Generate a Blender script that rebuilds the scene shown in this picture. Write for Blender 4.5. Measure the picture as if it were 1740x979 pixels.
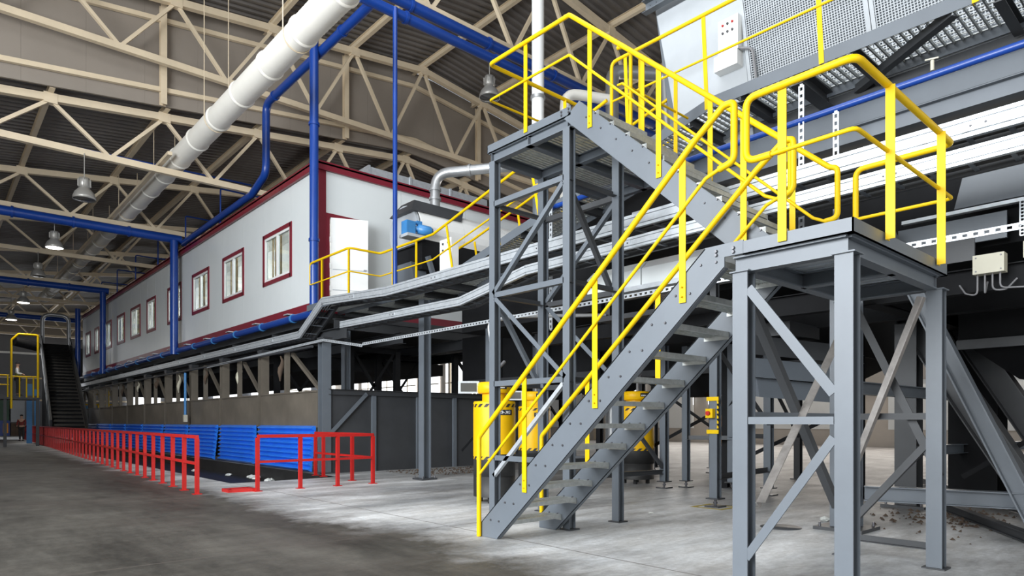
import bpy, math, random
from mathutils import Vector as V
random.seed(7)
for o in list(bpy.data.objects): bpy.data.objects.remove(o)
SC = bpy.context.scene
COL = SC.collection
EYE = 1.30
# ------------------------------------------------------------------ camera
# world: X runs across the hall, Y along the hall (cabin, stairs, trusses are square to it)
cam_d = bpy.data.cameras.new('camera'); cam = bpy.data.objects.new('camera', cam_d); COL.objects.link(cam)
cam.location = (0, 0, EYE)
cam.rotation_euler = (math.pi/2, 0, -math.atan2(1000, 1125))
cam_d.sensor_width = 36; cam_d.lens = 36*1125/1740; cam_d.shift_y = 227.5/1740
cam_d.clip_end = 300
SC.camera = cam
# ------------------------------------------------------------------ light
SC.view_settings.view_transform = 'Standard'; SC.view_settings.look = 'None'
SC.view_settings.gamma = 1; SC.view_settings.use_curve_mapping = False
SC.view_settings.exposure = 0.4
W = bpy.data.worlds.new('daylight'); SC.world = W; W.use_nodes = True
W.node_tree.nodes['Background'].inputs[0].default_value = (0.86, 0.93, 1.0, 1)
W.node_tree.nodes['Background'].inputs[1].default_value = 0.45
def area(name, loc, target, sx, sy, power, color=(1, 1, 1)):
    l = bpy.data.lights.new(name, 'AREA'); l.shape = 'RECTANGLE'; l.size = sx; l.size_y = sy
    l.energy = power; l.color = color
    o = bpy.data.objects.new(name, l); COL.objects.link(o); o.location = loc
    o.rotation_euler = (V(target)-V(loc)).to_track_quat('-Z', 'Y').to_euler()
    return o
# bare area lights for assumed daylight from the left side and behind the camera
area('window_band_daylight', (-8.7, 8.5, 5.6), (9, 10.5, 3.4), 19, 7.5, 6200, (0.93, 0.97, 1.0))  # assumed source; the left wall is plain, with no window in it
area('gate_daylight', (2, -9.5, 4.6), (8, 12, 4.2), 12, 8, 600, (1.0, 0.97, 0.92))  # assumed source out of view behind the camera; no gate is built
area('rooflight_daylight', (3.0, 8, 13.2), (4.5, 8.6, 0), 7, 12, 700, (0.93, 0.97, 1.0))  # unseen fill light added overhead; the roof sheeting has no opening
area('right_wall_window_daylight', (36.2, 16, 5), (24, 16, 1.0), 22, 4, 1500, (1.0, 0.93, 0.85))  # unseen light added by the right wall, separate from its window panes

area('far_gate_daylight', (6, 72.5, 6.0), (6, 55, 5.0), 16, 6, 350, (0.95, 0.97, 1.0))  # daylight assumed at the far end; the end wall has no gate

# ------------------------------------------------------------------ materials
def mat(name, col, rough=0.5, metal=0.0, var=0.12, scale=3.0, bump=0.0, bscale=40, emit=0.0, spec=0.5):
    m = bpy.data.materials.new(name); m.use_nodes = True
    nt = m.node_tree; b = nt.nodes['Principled BSDF']
    b.inputs['Roughness'].default_value = rough; b.inputs['Metallic'].default_value = metal
    b.inputs['Specular IOR Level'].default_value = spec
    c = (*col, 1)
    if var > 0:
        tc = nt.nodes.new('ShaderNodeTexCoord'); n = nt.nodes.new('ShaderNodeTexNoise')
        n.inputs['Scale'].default_value = scale; n.inputs['Detail'].default_value = 6; n.inputs['Roughness'].default_value = 0.65
        nt.links.new(tc.outputs['Object'], n.inputs['Vector'])
        r = nt.nodes.new('ShaderNodeValToRGB')
        r.color_ramp.elements[0].position = 0.3; r.color_ramp.elements[1].position = 0.7
        r.color_ramp.elements[0].color = (*[x*(1-var) for x in col], 1)
        r.color_ramp.elements[1].color = (*[min(1, x*(1+var*0.6)) for x in col], 1)
        nt.links.new(n.outputs['Fac'], r.inputs['Fac']); nt.links.new(r.outputs['Color'], b.inputs['Base Color'])
        if bump > 0:
            n2 = nt.nodes.new('ShaderNodeTexNoise'); n2.inputs['Scale'].default_value = bscale
            nt.links.new(tc.outputs['Object'], n2.inputs['Vector'])
            bp = nt.nodes.new('ShaderNodeBump'); bp.inputs['Strength'].default_value = bump; bp.inputs['Distance'].default_value = 0.01
            nt.links.new(n2.outputs['Fac'], bp.inputs['Height']); nt.links.new(bp.outputs['Normal'], b.inputs['Normal'])
    else:
        b.inputs['Base Color'].default_value = c
    if emit > 0:
        b.inputs['Emission Color'].default_value = c; b.inputs['Emission Strength'].default_value = emit
    return m
M = {}
M['steel'] = mat('grey_painted_steel', (0.118, 0.136, 0.158), 0.42, 0, 0.10, 1.5)
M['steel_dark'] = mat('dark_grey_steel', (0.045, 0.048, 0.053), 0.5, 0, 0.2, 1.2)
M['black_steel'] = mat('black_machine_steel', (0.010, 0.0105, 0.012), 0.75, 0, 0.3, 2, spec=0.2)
M['conveyor_grey'] = mat('conveyor_grey_sheet', (0.42, 0.45, 0.48), 0.45, 0, 0.07, 1.2)
M['yellow'] = mat('yellow_enamel', (0.72, 0.47, 0.002), 0.45, 0, 0.05, 4, spec=0.22)
M['drum_yellow'] = mat('drum_yellow', (0.74, 0.42, 0.002), 0.42, 0, 0.06, 2, spec=0.25)
M['red'] = mat('red_enamel', (0.46, 0.014, 0.012), 0.4, 0, 0.15, 3)
M['crimson'] = mat('crimson_trim', (0.19, 0.014, 0.028), 0.35, 0, 0.08, 2)
M['cream'] = mat('cream_truss_paint', (0.70, 0.585, 0.42), 0.5, 0, 0.10, 1.2)
M['roof'] = mat('roof_sheet_grey', (0.15, 0.137, 0.127), 0.45, 0.2, 0.15, 0.6)
M['gable_panel'] = mat('taupe_wall_panel', (0.27, 0.235, 0.20), 0.6, 0, 0.08, 0.7)
M['wall_grey'] = mat('end_wall_grey', (0.16, 0.165, 0.18), 0.6, 0, 0.12, 0.5)
M['wall_pale'] = mat('pale_wall_sheet', (0.62, 0.56, 0.50), 0.6, 0, 0.08, 0.5)
M['blue'] = mat('blue_pipe_paint', (0.008, 0.048, 0.27), 0.3, 0, 0.10, 2)
M['blue_sheet'] = mat('blue_corrugated_sheet', (0.025, 0.19, 0.80), 0.28, 0, 0.15, 2.5)
M['motor_blue'] = mat('motor_blue', (0.05, 0.22, 0.50), 0.35, 0, 0.1, 5)
M['white_panel'] = mat('white_sandwich_panel', (0.70, 0.74, 0.75), 0.33, 0, 0.03, 0.8)
M['white'] = mat('white_gloss', (0.85, 0.86, 0.85), 0.3, 0, 0.03, 2)
M['duct_white'] = mat('white_duct', (0.80, 0.78, 0.72), 0.45, 0, 0.05, 1.5)
M['galv'] = mat('galvanised_steel', (0.60, 0.64, 0.68), 0.36, 0.5, 0.16, 9)
M['galv_dull'] = mat('dull_galvanised', (0.50, 0.52, 0.51), 0.42, 0.6, 0.25, 12)
M['stainless'] = mat('silver_duct', (0.42, 0.43, 0.44), 0.36, 0.6, 0.12, 3)
M['rubber'] = mat('black_rubber', (0.022, 0.022, 0.022), 0.55, 0, 0.35, 3, 0.15, 60)
M['bunker'] = mat('bunker_plate', (0.135, 0.118, 0.095), 0.5, 0, 0.28, 1.1)
M['bolt'] = mat('bolt_steel', (0.10, 0.10, 0.11), 0.35, 0.5, 0.0)
M['box_beige'] = mat('beige_junction_box', (0.52, 0.50, 0.40), 0.5, 0, 0.05)
M['tan'] = mat('tan_blind', (0.55, 0.38, 0.20), 0.6, 0, 0.1)
M['orange'] = mat('orange_steel', (0.75, 0.30, 0.01), 0.4, 0, 0.08, 2)
M['hose'] = mat('grey_hose', (0.2, 0.2, 0.21), 0.5, 0, 0.1)
M['skin'] = mat('skin', (0.55, 0.33, 0.24), 0.5, 0, 0.0)
M['cloth_white'] = mat('white_shirt', (0.75, 0.76, 0.78), 0.8, 0, 0.05)
M['cloth_red'] = mat('red_jacket', (0.20, 0.03, 0.03), 0.8, 0, 0.1)
M['cloth_dark'] = mat('dark_trousers', (0.03, 0.03, 0.035), 0.8, 0, 0.1)
M['vest'] = mat('olive_vest', (0.16, 0.19, 0.05), 0.8, 0, 0.1)
M['lamp_grey'] = mat('lamp_grey', (0.34, 0.33, 0.31), 0.35, 0.4, 0.05)
M['lamp_on'] = mat('lit_lamp_glass', (1.0, 0.97, 0.9), 0.4, 0, 0, emit=14)
M['lamp_off'] = mat('unlit_lamp_glass', (0.10, 0.10, 0.095), 0.12, 0.2, 0)
M['red_light'] = mat('red_beacon', (0.9, 0.04, 0.02), 0.3, 0, 0, emit=3)
M['tube_on'] = mat('lit_tube', (1.0, 0.97, 0.92), 0.4, 0, 0, emit=26)
M['day_window'] = mat('daylit_window', (0.95, 0.98, 1.0), 0.4, 0, 0, emit=1.6)
M['bare'] = mat('bare_weathered_steel', (0.30, 0.28, 0.265), 0.5, 0.3, 0.3, 8)
M['worn_yellow'] = mat('worn_yellow_paint', (0.42, 0.33, 0.06), 0.8, 0, 0.5, 14)
M['green'] = mat('dark_green_machine', (0.03, 0.09, 0.05), 0.5, 0, 0.1)
M['paper'] = mat('pale_litter', (0.75, 0.77, 0.74), 0.8, 0, 0.1)
M['rust'] = mat('brown_debris', (0.10, 0.07, 0.05), 0.9, 0, 0.3)
def glass(name):
    m = bpy.data.materials.new(name); m.use_nodes = True; nt = m.node_tree
    nt.nodes.remove(nt.nodes['Principled BSDF']); out = nt.nodes['Material Output']
    t = nt.nodes.new('ShaderNodeBsdfTransparent'); t.inputs[0].default_value = (0.86, 0.9, 0.9, 1)
    g = nt.nodes.new('ShaderNodeBsdfGlossy'); g.inputs['Roughness'].default_value = 0.03
    fr = nt.nodes.new('ShaderNodeLayerWeight'); fr.inputs[0].default_value = 0.5
    pw = nt.nodes.new('ShaderNodeMath'); pw.operation = 'POWER'; pw.inputs[1].default_value = 4.0; nt.links.new(fr.outputs['Facing'], pw.inputs[0])
    ma = nt.nodes.new('ShaderNodeMath'); ma.operation = 'MULTIPLY_ADD'; ma.inputs[1].default_value = 0.6; ma.inputs[2].default_value = 0.04; nt.links.new(pw.outputs[0], ma.inputs[0])
    mx = nt.nodes.new('ShaderNodeMixShader')
    nt.links.new(ma.outputs[0], mx.inputs[0]); nt.links.new(t.outputs[0], mx.inputs[1]); nt.links.new(g.outputs[0], mx.inputs[2])
    nt.links.new(mx.outputs[0], out.inputs[0]); return m
M['glass'] = glass('window_glass')
def floor_mat():
    m = bpy.data.materials.new('worn_concrete'); m.use_nodes = True; nt = m.node_tree; N = nt.nodes; L = nt.links
    b = N['Principled BSDF']; tc = N.new('ShaderNodeTexCoord')
    def noise(sc, det=6, ro=0.6, vec=None):
        n = N.new('ShaderNodeTexNoise'); n.inputs['Scale'].default_value = sc; n.inputs['Detail'].default_value = det
        n.inputs['Roughness'].default_value = ro; L.new(vec or tc.outputs['Object'], n.inputs['Vector']); return n.outputs['Fac']
    def ramp(f, p0, p1, c0, c1):
        r = N.new('ShaderNodeValToRGB'); r.color_ramp.elements[0].position = p0; r.color_ramp.elements[1].position = p1
        r.color_ramp.elements[0].color = (*c0, 1); r.color_ramp.elements[1].color = (*c1, 1); L.new(f, r.inputs['Fac']); return r.outputs['Color']
    def mix(f, a, c, mode='MIX'):
        x = N.new('ShaderNodeMix'); x.data_type = 'RGBA'; x.blend_type = mode
        if isinstance(f, float): x.inputs[0].default_value = f
        else: L.new(f, x.inputs[0])
        L.new(a, x.inputs[6]); L.new(c, x.inputs[7]); return x.outputs[2]
    def math_(op, a, v=None, c=None):
        x = N.new('ShaderNodeMath'); x.operation = op; L.new(a, x.inputs[0])
        if c is not None: L.new(c, x.inputs[1])
        elif v is not None: x.inputs[1].default_value = v
        return x.outputs[0]
    stretch = N.new('ShaderNodeMapping'); stretch.inputs['Scale'].default_value = (1.0, 0.28, 1); L.new(tc.outputs['Object'], stretch.inputs['Vector'])
    stretch2 = N.new('ShaderNodeMapping'); stretch2.inputs['Scale'].default_value = (0.3, 1.0, 1); L.new(tc.outputs['Object'], stretch2.inputs['Vector'])
    pale = ramp(noise(0.7, 8, 0.62, stretch2.outputs[0]), 0.36, 0.60, (0.30, 0.31, 0.32), (0.76, 0.77, 0.78))
    dark = ramp(noise(0.8, 10, 0.74, stretch.outputs[0]), 0.36, 0.64, (0.020, 0.0175, 0.0135), (0.105, 0.097, 0.083))
    sep = N.new('ShaderNodeSeparateXYZ'); L.new(tc.outputs['Object'], sep.inputs[0])
    wob = math_('MULTIPLY_ADD', noise(0.55, 9, 0.7), 3.0); wob.node.inputs[2].default_value = -1.5
    xs = math_('ADD', sep.outputs[0], None, wob)
    # traffic lane (dirt ground in by tyres) on the low-X side
    lane = N.new('ShaderNodeMapRange'); lane.inputs[1].default_value = 3.7; lane.inputs[2].default_value = 4.6; L.new(xs, lane.inputs[0])
    base = mix(lane.outputs[0], dark, pale)
    # brown patches by noise, plus brown rising with X
    brown_noise = ramp(noise(0.45, 8, 0.68), 0.5, 0.72, (0, 0, 0), (1, 1, 1))
    brown_x = N.new('ShaderNodeMapRange'); brown_x.inputs[1].default_value = 8.5; brown_x.inputs[2].default_value = 12.5; L.new(xs, brown_x.inputs[0])
    sf = N.new('ShaderNodeMath'); sf.operation = 'MAXIMUM'; s1 = math_('MULTIPLY', brown_noise, 0.6); s2 = math_('MULTIPLY', brown_x.outputs[0], 0.72)
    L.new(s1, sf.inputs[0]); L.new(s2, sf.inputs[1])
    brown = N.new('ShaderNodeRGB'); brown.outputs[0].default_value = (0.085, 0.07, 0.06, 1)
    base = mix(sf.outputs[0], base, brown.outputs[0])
    fine = ramp(noise(14, 6, 0.7), 0.3, 0.7, (0.78, 0.78, 0.78), (1.06, 1.06, 1.06)); base = mix(1.0, base, fine, 'MULTIPLY')
    mid = ramp(noise(2.6, 10, 0.78, stretch2.outputs[0]), 0.36, 0.62, (0.62, 0.60, 0.57), (1.08, 1.09, 1.10)); base = mix(0.85, base, mid, 'MULTIPLY')
    specks = ramp(noise(55, 3, 0.6), 0.66, 0.72, (1, 1, 1), (0.45, 0.42, 0.4)); base = mix(0.8, base, specks, 'MULTIPLY')
    # saw-cut joints every 6 m
    def joint(o):
        f = math_('PINGPONG', o, 3.0); return math_('LESS_THAN', f, 0.012)
    sx = N.new('ShaderNodeMath'); sx.operation = 'ADD'; sx.inputs[1].default_value = 1.1; L.new(sep.outputs[0], sx.inputs[0])
    sy = N.new('ShaderNodeMath'); sy.operation = 'ADD'; sy.inputs[1].default_value = 5.3; L.new(sep.outputs[1], sy.inputs[0])
    jn = N.new('ShaderNodeMath'); jn.operation = 'MAXIMUM'; L.new(joint(sx.outputs[0]), jn.inputs[0]); L.new(joint(sy.outputs[0]), jn.inputs[1])
    jf = math_('MULTIPLY', jn.outputs[0], 0.7)
    base = mix(jf, base, brown.outputs[0])
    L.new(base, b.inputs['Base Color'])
    rr = N.new('ShaderNodeMapRange'); rr.inputs[3].default_value = 0.42; rr.inputs[4].default_value = 0.75; L.new(noise(1.3), rr.inputs[0]); L.new(rr.outputs[0], b.inputs['Roughness'])
    bp = N.new('ShaderNodeBump'); bp.inputs['Strength'].default_value = 0.25; bp.inputs['Distance'].default_value = 0.01
    L.new(noise(30, 5), bp.inputs['Height']); L.new(bp.outputs['Normal'], b.inputs['Normal'])
    return m
M['floor'] = floor_mat()

# ------------------------------------------------------------------ mesh helpers
def Rp(w, h): return [(-w/2, -h/2), (w/2, -h/2), (w/2, h/2), (-w/2, h/2)]
def Ip(w, h, tf=0.012, tw=0.008):
    W2, H2, t2 = w/2, h/2, tw/2
    return [(-W2, -H2), (W2, -H2), (W2, -H2+tf), (t2, -H2+tf), (t2, H2-tf), (W2, H2-tf), (W2, H2), (-W2, H2), (-W2, H2-tf), (-t2, H2-tf), (-t2, -H2+tf), (-W2, -H2+tf)]
def Cp(w, h, t=0.008):   # web on the -a side, opens towards +a
    return [(0, -h/2), (w, -h/2), (w, -h/2+t), (t, -h/2+t), (t, h/2-t), (w, h/2-t), (w, h/2), (0, h/2)]
def Lp(w, h, t=0.007):   # corner at the origin, legs along +a and +b
    return [(0, 0), (w, 0), (w, t), (t, t), (t, h), (0, h)]
def fillet(pts, r, n=4):
    pts = [V(p) for p in pts]; out = [pts[0]]
    for i in range(1, len(pts)-1):
        p, a, c = pts[i], pts[i-1]-pts[i], pts[i+1]-pts[i]
        la, lc = a.length, c.length
        if la < 1e-6 or lc < 1e-6: continue
        ang = a.angle(c)
        if ang > 3.1: out.append(p); continue
        d = min(r/math.tan(ang/2), la*0.49, lc*0.49)
        s, e = p+a/la*d, p+c/lc*d
        for k in range(n+1):
            t = k/n; out.append((1-t)**2*s+2*t*(1-t)*p+t*t*e)
    out.append(pts[-1]); return out
class MB:
    def __init__(s): s.v = []; s.f = []; s.sm = []
    def add(s, vs, fs, smooth=False):
        n = len(s.v); s.v += [tuple(x) for x in vs]
        for f in fs: s.f.append(tuple(i+n for i in f)); s.sm.append(smooth)
        return s
    def box(s, x0, x1, y0, y1, z0, z1):
        return s.add([(x, y, z) for z in (z0, z1) for y in (y0, y1) for x in (x0, x1)],
                     [(0, 2, 3, 1), (4, 5, 7, 6), (0, 1, 5, 4), (2, 6, 7, 3), (0, 4, 6, 2), (1, 3, 7, 5)])
    def prof(s, poly, p, q, up=(0, 0, 1), smooth=False):
        p, q, up = V(p), V(q), V(up); d = (q-p).normalized(); a = d.cross(up)
        if a.length < 1e-5: a = d.cross(V((1, 0, 0)))
        a.normalize(); b = a.cross(d); n = len(poly)
        vs = [p+a*x+b*y for x, y in poly]+[q+a*x+b*y for x, y in poly]
        s.add(vs, [(i, (i+1) % n, n+(i+1) % n, n+i) for i in range(n)], smooth)
        s.add(vs, [tuple(range(n-1, -1, -1)), tuple(range(n, 2*n))]); return s
    def bar(s, p, q, w, h, up=(0, 0, 1)): return s.prof(Rp(w, h), p, q, up)
    def tube(s, pts, r, n=10, cap=True):
        pts = [V(p) for p in pts]; m = len(pts); vs = []; nrm = None
        for i, p in enumerate(pts):
            d = (pts[min(i+1, m-1)]-pts[max(i-1, 0)]).normalized()
            if nrm is None:
                nrm = d.cross(V((0, 0, 1)))
                if nrm.length < 1e-3: nrm = d.cross(V((1, 0, 0)))
            nrm = (nrm-d*nrm.dot(d)).normalized(); bn = d.cross(nrm)
            rr = r[i] if isinstance(r, (list, tuple)) else r
            vs += [p+(nrm*math.cos(2*math.pi*k/n)+bn*math.sin(2*math.pi*k/n))*rr for k in range(n)]
        s.add(vs, [(i*n+k, i*n+(k+1) % n, (i+1)*n+(k+1) % n, (i+1)*n+k) for i in range(m-1) for k in range(n)], True)
        if cap: s.add(vs[:n], [tuple(range(n-1, -1, -1))]); s.add(vs[-n:], [tuple(range(n))])
        return s
    def lathe(s, prof, c=(0, 0, 0), n=20, smooth=True):
        vs = [(c[0]+r*math.cos(2*math.pi*k/n), c[1]+r*math.sin(2*math.pi*k/n), c[2]+z) for r, z in prof for k in range(n)]
        s.add(vs, [(i*n+k, i*n+(k+1) % n, (i+1)*n+(k+1) % n, (i+1)*n+k) for i in range(len(prof)-1) for k in range(n)], smooth)
        for i, rev in ((0, True), (len(prof)-1, False)):
            if prof[i][0] > 1e-4:
                f = list(range(n)); s.add(vs[i*n:i*n+n], [tuple(f[::-1] if rev else f)])
        return s
    def prism(s, pts, ext):
        n = len(pts); e = V(ext); vs = [V(p) for p in pts]+[V(p)+e for p in pts]
        return s.add(vs, [tuple(range(n-1, -1, -1)), tuple(range(n, 2*n))]+[(i, (i+1) % n, n+(i+1) % n, n+i) for i in range(n)])
    def build(s, name, m, parent=None, label=None, stuff=False):
        off = V((0, 0, 0)); q = parent
        while q is not None: off = off+q.location; q = q.parent
        me = bpy.data.meshes.new(name); me.from_pydata([tuple(V(x)-off) for x in s.v], [], s.f)
        me.polygons.foreach_set('use_smooth', s.sm); me.materials.append(M[m] if isinstance(m, str) else m)
        bm_fix(me)
        o = bpy.data.objects.new(name, me); COL.objects.link(o)
        if parent is not None: o.parent = parent
        if label: o['label'] = label
        if stuff: o['kind'] = 'stuff'
        return o
import bmesh
def bm_fix(me):
    bm = bmesh.new(); bm.from_mesh(me); bmesh.ops.recalc_face_normals(bm, faces=bm.faces); bm.to_mesh(me); bm.free()
def thing(name, label, cat, loc=(0, 0, 0), group=None):
    o = bpy.data.objects.new(name, None); COL.objects.link(o); o.location = loc; o.empty_display_size = 0.2
    return tag(o, label, cat, group)
def tag(o, label, cat, group=None):
    o['label'] = label; o['category'] = cat
    if group: o['group'] = group
    return o
def struct(o, label=None):
    o['kind'] = 'structure'
    if label: o['label'] = label
    return o
def single(mb, name, m, label, cat, group=None, loc=None):     # a thing that is one mesh
    if loc is not None:
        l = V(loc); mb.v = [tuple(V(x)-l) for x in mb.v]
        o = mb.build(name, m); o.location = l
    else: o = mb.build(name, m)
    return tag(o, label, cat, group)
def copy_of(src, parent, loc):
    c = src.copy(); COL.objects.link(c); c.parent = parent; c.location = loc; return c
def clone(root, loc, label=None):
    r = root.copy(); COL.objects.link(r); r.location = loc
    if label: r['label'] = label
    for ch in root.children:
        c = ch.copy(); COL.objects.link(c); c.parent = r
        for g in ch.children:
            d = g.copy(); COL.objects.link(d); d.parent = c
    return r
def bolts(mb, pts, axis=(-1, 0, 0), r=0.014, h=0.014):
    ax = V(axis)
    for p in pts: mb.tube([V(p), V(p)+ax*h], [r, r*0.75], 6)
    return mb
def grating(x0, x1, y0, y1, z, h=0.03, pitch=0.05, cross=0.1, zfun=None):
    """open bar grating: bearing bars along X, cross bars along Y"""
    zf = zfun or (lambda y: z); m = MB(); n = int((y1-y0)/pitch)
    for i in range(n+1):
        y = y0+(y1-y0)*i/n; m.box(x0, x1, y-0.009, y+0.009, zf(y)-h, zf(y))
    k = max(2, int((x1-x0)/cross))
    for i in range(k+1):
        x = x0+(x1-x0)*i/k
        m.bar((x, y0, zf(y0)-0.006), (x, y1, zf(y1)-0.006), 0.012, 0.012)
    return m
# ================================================================== the hall
PX0, PX1, PY0, PY1 = 4.85, 7.32, 14.4, 49.0          # belt pit in the floor
fl = MB()
for x0, x1, y0, y1 in ((-9, PX0, -12, 74), (PX1, 37, -12, 74), (PX0, PX1, -12, PY0), (PX0, PX1, PY1, 74)):
    fl.add([(x0, y0, 0), (x1, y0, 0), (x1, y1, 0), (x0, y1, 0)], [(0, 1, 2, 3)])
flo = struct(fl.build('floor', 'floor'), 'worn grey concrete hall floor')
pit = MB(); pit.box(PX0, PX1, PY0, PY1, -0.42, -0.36)
pit.build('pit_floor', 'rubber', flo)
pw = MB(); pw.box(PX0-0.02, PX0, PY0, PY1, -0.4, -0.002); pw.box(PX1, PX1+0.02, PY0, PY1, -0.4, -0.002)
pw.box(PX0, PX1, PY0-0.02, PY0, -0.4, -0.002); pw.box(PX0, PX1, PY1, PY1+0.02, -0.4, -0.002)
pw.build('pit_wall', 'rubber', flo)

RX = 14.0                                            # ridge line
def ridge(x, top, sl): return top-sl*abs(x-RX)
LOW = lambda x: ridge(x, 11.5, 0.115)                # top chord, low hall
HIGH = lambda x: ridge(x, 14.45, 0.12)               # top chord, tall hall
YG = 21.45                                           # step between the two halls
def roof_sheet(name, x0, x1, y0, y1, zf, label):
    m = MB(); prof = []; y = y0; p = 0.30
    while y < y1:
        prof += [(y, 0.0), (y+p*0.30, 0.0), (y+p*0.42, 0.065), (y+p*0.88, 0.065)]; y += p
    vs = [(x, yy, zf(x)+dz) for x in (x0, x1) for yy, dz in prof]; n = len(prof)
    m.add(vs, [(i, i+1, n+i+1, n+i) for i in range(n-1)])
    return struct(m.build(name, 'roof'), label)
for nm, a, b_, zf, y0, y1, t in (('ceiling', -9, RX, lambda x: HIGH(x)+0.33, -12, YG, 'tall'), ('ceiling', RX, 37, lambda x: HIGH(x)+0.33, -12, YG, 'tall'),
                                 ('ceiling', -9, RX, lambda x: LOW(x)+0.33, YG+0.05, 74, 'low'), ('ceiling', RX, 37, lambda x: LOW(x)+0.33, YG+0.05, 74, 'low')):
    roof_sheet(nm, a, b_, y0, y1, zf, 'dark corrugated roof sheeting of the %s hall, %s slope' % (t, 'left' if a < 0 else 'right'))
def wall_pl(name, pts, m, label):
    w = MB(); w.add(pts, [tuple(range(len(pts)))]); return struct(w.build(name, m), label)
wall_pl('wall_left', [(-9, -12, 0), (-9, 74, 0), (-9, 74, 12), (-9, -12, 12)], 'wall_pale', 'pale side wall on the left')
wr = wall_pl('wall_right', [(37, -12, 0), (37, 74, 0), (37, 74, 12), (37, -12, 12)], 'wall_pale', 'pale sheet wall far behind the machines')
we = wall_pl('wall_far', [(-9, 74, 0), (37, 74, 0), (37, 74, 12), (-9, 74, 12)], 'wall_grey', 'grey end wall of the hall')
for z, h, m in ((9.2, 1.7, 'gable_panel'), (7.4, 0.18, 'white'), (5.2, 0.14, 'cream'), (3.2, 0.14, 'cream')):
    r = MB(); r.box(-2, 20, 73.8, 73.95, z, z+h); r.build('wall_rail', m, we)
for i in range(9):
    r = MB(); y = 2+i*6.0; r.box(36.7, 36.95, y, y+0.3, 0, 9); r.build('wall_post', 'cream', wr)
for i in range(5):
    r = MB(); y = 6+i*9.0; r.box(36.8, 36.95, y, y+6.5, 0.9, 3.4); r.build('wall_panel', 'white', wr)
k = 0
for y in range(20, 72, 4):
    k += 1; w = MB(); w.box(36.86, 36.9, y, y+2.9, 2.4, 7.6); wo = struct(w.build('window_%d' % k, 'day_window'), 'tall daylit window in the far right wall')
    f = MB(); f.box(36.78, 36.86, y+1.4, y+1.5, 2.4, 7.6); f.box(36.78, 36.86, y, y+2.9, 4.9, 5.0); f.box(36.78, 36.86, y, y+2.9, 3.6, 3.66); f.build('window_frame', 'cream', wo)
for x in range(15, 36, 4):
    k += 1; w = MB(); w.box(x, x+2.9, 73.6, 73.64, 2.4, 7.6); wo = struct(w.build('window_%d' % k, 'day_window'), 'tall daylit window in the far end wall')
    f = MB(); f.box(x+1.4, x+1.5, 73.5, 73.6, 2.4, 7.6); f.box(x, x+2.9, 73.5, 73.6, 4.9, 5.0); f.build('window_frame', 'cream', wo)
# taupe panel wall closing the step between the halls
wp = struct(thing('wall_step', 'taupe panel wall closing the roof step', 'wall', (RX, YG, 0))); del wp['category']
x = -1.0
while x < 34:
    x1 = x+1.45; m = MB()
    m.prism([(x+0.0015, YG, LOW(x)+0.12), (x1-0.0015, YG, LOW(x1)+0.12), (x1-0.0015, YG, HIGH(x1)+0.3), (x+0.0015, YG, HIGH(x)+0.3)], (0, 0.07, 0))
    m.build('wall_panel', 'gable_panel', wp); x += 1.45
bk = MB(); bk.prism([(-1, YG+0.08, LOW(-1)+0.2), (RX, YG+0.08, LOW(RX)+0.2), (34, YG+0.08, LOW(34)+0.2), (34, YG+0.08, HIGH(34)+0.3), (RX, YG+0.08, HIGH(RX)+0.3), (-1, YG+0.08, HIGH(-1)+0.3)], (0, 0.03, 0)); bk.build('backing_sheet', 'gable_panel', wp)  # extra sheet added to stop outside light leaking between the panels
for x in (-0.7, 5.25, 11.1, 17.05, 23.0):
    m = MB(); m.prof(Ip(0.17, 0.17), (x, YG-0.16, LOW(x)+0.1), (x, YG-0.16, HIGH(x)+0.1), (0, 1, 0)); m.build('post', 'cream', wp)
for dz, w in ((0.55, 0.13), (2.6, 0.13)):
    for xa, xb in ((-1, RX), (RX, 34)):
        m = MB(); m.bar((xa, YG-0.1, LOW(xa)+dz), (xb, YG-0.1, LOW(xb)+dz), 0.12, w); m.build('rail', 'cream', wp)

# ------------------------------------------------------------------ trusses and purlins
PIT = 2.85
def truss(y, zb, zf, label, k0, k1):
    t = thing('roof_truss', label, 'truss', (RX, y, zb), 'cream steel roof trusses')
    xa, xb = RX+k0*PIT, RX+k1*PIT
    m = MB(); m.bar((xa, y, zb), (xb, y, zb), 0.16, 0.18); m.build('bottom_chord', 'cream', t)
    for xs, xe in ((xa, RX), (RX, xb)):
        m = MB(); m.bar((xs, y, zf(xs)), (xe, y, zf(xe)), 0.18, 0.2); m.build('top_chord', 'cream', t)
    for k in range(k0, k1+1):
        x = RX+k*PIT
        g = MB(); g.box(x-0.16, x+0.16, y-0.1, y+0.1, zf(x)-0.16, zf(x)+0.12); g.build('gusset', 'cream', t)
        for s in (-1, 1):
            xm = x+s*PIT/2
            if xm < xa or xm > xb: continue
            m = MB(); m.bar((x+s*0.06, y, zf(x)-0.1), (xm-s*0.06, y, zb+0.08), 0.09, 0.11, (0, 1, 0)); m.build('web_member', 'cream', t)
    return t
truss(14.1, 11.88, HIGH, 'cream roof truss of the tall hall with two blue pipes under it', -3, 5)
truss(20.75, 11.6, HIGH, 'cream roof truss standing in front of the taupe panel wall', -6, 6)
TY = [22.0+7*i for i in range(8)]
TL = ['second truss back, the pendant lamp nearest the duct hangs from it', 'truss with the thick blue pipe along its foot and a blue downpipe',
      'truss right behind the brightly lit pendant lamp', 'truss with the second thick blue pipe, behind the duct bend',
      'distant truss above the middle of the cabin roof', 'distant truss above the far half of the cabin', 'distant truss beyond the end of the cabin', 'farthest truss close to the end wall']
for y, l in zip(TY, TL): truss(y, 8.9, LOW, 'cream roof '+l, -6, 5)
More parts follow.
